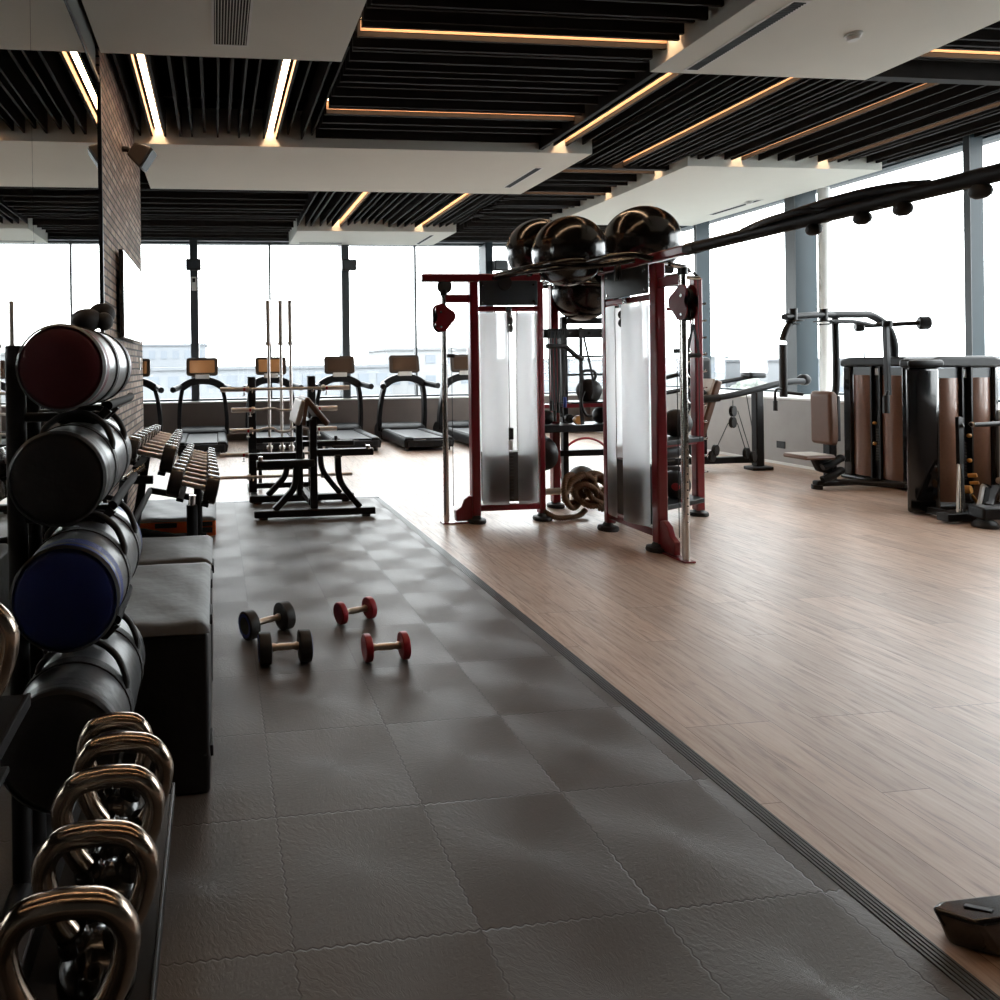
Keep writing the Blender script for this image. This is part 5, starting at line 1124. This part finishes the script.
# ---- glossy machine foot at bottom right
t = thing('step_platform', 'glossy black slanted end of a machine base at bottom right', 'machine base', (2.3, 1.50, 0))
g = G(t); yA, yB = 1.46, 1.60
poly = [(1.855, yA, 0.0), (2.9, yA - 0.03, 0.0), (2.9, yA - 0.03, 0.10), (1.80, yA, 0.10), (1.785, yA, 0.085)]
A = [(1.855, 1.483, 0.001), (1.935, 1.437, 0.001), (2.9, 1.437, 0.001), (2.9, 1.53, 0.001), (1.88, 1.53, 0.001)]
B = [(1.815, 1.505, 0.092), (1.875, 1.442, 0.092), (2.9, 1.442, 0.092), (2.9, 1.53, 0.085), (1.87, 1.525, 0.085)]
a_ = [g.v(p) for p in A]; b_ = [g.v(p) for p in B]; g.f(list(reversed(a_))); g.f(b_)
for k in range(5): g.f([a_[k], a_[(k+1) % 5], b_[(k+1) % 5], b_[k]])
g.build('base_shell', M['blackgloss'], t, bevel=0.012, seg=3)
G(t).prism([(1.90, 1.492, 0.091), (1.95, 1.468, 0.091), (1.965, 1.474, 0.091), (1.915, 1.498, 0.091)], (0, 0, 0.003)).build('badge', M['greyplastic'], t)
"""end"""

# ---------------------------------------------------------------- outside
struct(G().box(-260, 300, 14.5, 420, -6.2, -6).box(9.9, 420, -120, 14.5, -6.2, -6).build('ground', mat('pale_asphalt', (0.16, 0.165, 0.165), 0.9, 0, 0.12, 0.3)))
def building(label, x0, x1, y0, y1, h, col, floors, face='y', nb=8):
    t = thing('distant_building', label, 'building', ((x0+x1)/2, (y0+y1)/2, -6), 0, 'hazy buildings outside')
    G(t).box(x0, x1, y0, y1, -6, -6 + h).build('wall', mat('facade', col, 0.8, 0, 0.05, 0.5), t)
    G(t).box(x0 - 0.3, x1 + 0.3, y0 - 0.3, y1 + 0.3, -6 + h, -6 + h + 0.4).build('roof', mat('roof_edge', tuple(c*0.8 for c in col), 0.8), t)
    wm = M['winfar']
    for f in range(floors):
        z = -6 + h * (f + 0.35) / floors; g = G(t)
        for k in range(nb):
            if face == 'y':
                a = x0 + (x1-x0)*(k+0.2)/nb; b = x0 + (x1-x0)*(k+0.75)/nb; g.box(a, b, y0 - 0.1, y0 - 0.02, z, z + h/floors*0.42)
            else:
                a = y0 + (y1-y0)*(k+0.2)/nb; b = y0 + (y1-y0)*(k+0.75)/nb; g.box(x0 - 0.1, x0 - 0.02, a, b, z, z + h/floors*0.42)
        g.build('window_row', wm, t)
M['winfar'] = mat('hazed_windows', (0.12, 0.135, 0.155), 0.6)  # tone held close to the walls, distance haze put into the colour
building('wide pale hazy block left outside, with flat roof', -48, -14, 104, 120, 9.2, (0.15, 0.165, 0.185), 3)
building('taller hazy block behind leftmost treadmills', -20, -2, 128, 140, 11.5, (0.155, 0.165, 0.178), 3)
building('long pale industrial hall across the street', -12, 24, 88, 104, 7.0, (0.155, 0.165, 0.178), 2, nb=14)
building('hazy white house outside centre window', 26, 40, 98, 110, 9.5, (0.19, 0.195, 0.20), 3, nb=5)
building('low hazy hall outside right of centre', 46, 84, 100, 120, 7.6, (0.16, 0.17, 0.18), 2)
building('flat hazy warehouse seen through the right windows', 90, 150, 95, 130, 7.0, (0.165, 0.17, 0.18), 2, nb=14)
building('far low hall beyond the rightmost window', 150, 190, 40, 90, 7.6, (0.165, 0.17, 0.18), 2, 'x', 12)
rt = random.Random(5)
def tree(label, x, y, h, r):
    t = thing('distant_tree', label, 'tree', (x, y, -6), 0, 'hazy trees outside')
    G(t).cyl((x, y, -6), (x, y, -6 + h*0.6), 0.16, 0.08, 8).build('trunk', M['trunk'], t)
    g = G(t)
    for k in range(46):
        a = rt.uniform(0, 2*PI); rr = r * math.sqrt(rt.random()) * 0.85; zz = rt.uniform(-0.8, 0.8)
        g.sph((x + rr*math.cos(a)*(1-abs(zz)*.4), y + rr*math.sin(a)*(1-abs(zz)*.4), -6 + h - r + zz*r), r*rt.uniform(.16, .3), seg=8, rings=6)
    g.build('foliage', M['leaf'], t, ang=20)
M['trunk'] = mat('bark', (0.16, 0.13, 0.11), 0.9); M['leaf'] = mat('hazy_leaf', (0.13, 0.145, 0.125), 0.9, 0, 0.25, 1.5)
for i, (x, y, h, r, l) in enumerate(((4, 48, 4.6, 2.2, 'small hazy tree outside, left of centre'), (-3, 46, 4.2, 2.0, 'low hazy shrub-like tree behind second treadmill'), (62, 70, 5.4, 2.6, 'round hazy tree outside right windows, right of a smaller one'), (54, 72, 5.0, 2.3, 'smaller hazy tree left of the round one outside right windows'), (17, 60, 4.4, 2.0, 'hazy tree outside behind fifth treadmill'), (28, 62, 4.6, 2.1, 'hazy tree outside behind the red training frame'), (105, 60, 5.2, 2.5, 'hazy tree outside near the rightmost window'))):
    tree(l, x, y, h, r)
def lamp(label, x, y, h, d):
    t = thing('street_lamp', label, 'street lamp', (x, y, -6), 0, 'street lamps outside')
    G(t).cyl((x, y, -6), (x, y, -6 + h), 0.09, 0.05, 8).build('pole', M['greyplastic'], t)
    G(t).tube([(x, y, -6 + h), (x + d*0.6, y, -6 + h + .5), (x + d*1.6, y, -6 + h + .6)], 0.05, 6).build('arm', M['greyplastic'], t)
    G(t).box(x + min(d*1.5, d*2.1), x + max(d*1.5, d*2.1), y - .12, y + .12, -6 + h + .52, -6 + h + .64).build('lamp_head', M['greyplastic'], t)
lamp('tall street lamp outside right window, left of a second', 68, 62, 11, 1); lamp('street lamp outside between exercise station and right window post', 48, 60, 11.5, 1); lamp('second street lamp outside near the rightmost window post', 96, 66, 12, -1)

# ---------------------------------------------------------------- light & camera
w = bpy.data.worlds.new('overcast'); bpy.context.scene.world = w; w.use_nodes = True
nt = w.node_tree; bg = nt.nodes['Background']
bg.inputs['Color'].default_value = (0.965, 0.985, 1.0, 1); bg.inputs['Strength'].default_value = SKY
yaw, pitch, roll = 0.108732, -0.0012369, -0.0139207
f = V((math.sin(yaw)*math.cos(pitch), math.cos(yaw)*math.cos(pitch), math.sin(pitch)))
r = V((math.cos(yaw), -math.sin(yaw), 0)); u = r.cross(f)
r2 = r*math.cos(roll) + u*math.sin(roll); u2 = -r*math.sin(roll) + u*math.cos(roll)
cam = bpy.data.cameras.new('camera'); co = bpy.data.objects.new('camera', cam); COL.objects.link(co)
co.matrix_world = Matrix(((r2.x, u2.x, -f.x, 0), (r2.y, u2.y, -f.y, 0), (r2.z, u2.z, -f.z, 1.515), (0, 0, 0, 1)))
cam.sensor_width = 36; cam.lens = 654.54 * 0.036
cam.shift_x = (500 - 287.366) / 1000; cam.shift_y = -(500 - 365.79) / 1000
cam.clip_start = 0.05; cam.clip_end = 1000
sc = bpy.context.scene; sc.camera = co
sc.view_settings.view_transform = 'Standard'; sc.view_settings.look = 'None'; sc.view_settings.gamma = 1; sc.view_settings.use_curve_mapping = False
sc.view_settings.exposure = EXPO
sc.cycles.use_denoising = True
sc.cycles.max_bounces = 10; sc.cycles.diffuse_bounces = 6; sc.cycles.glossy_bounces = 5; sc.cycles.transparent_max_bounces = 16; sc.cycles.transmission_bounces = 6
sc.cycles.caustics_reflective = False; sc.cycles.sample_clamp_indirect = 12
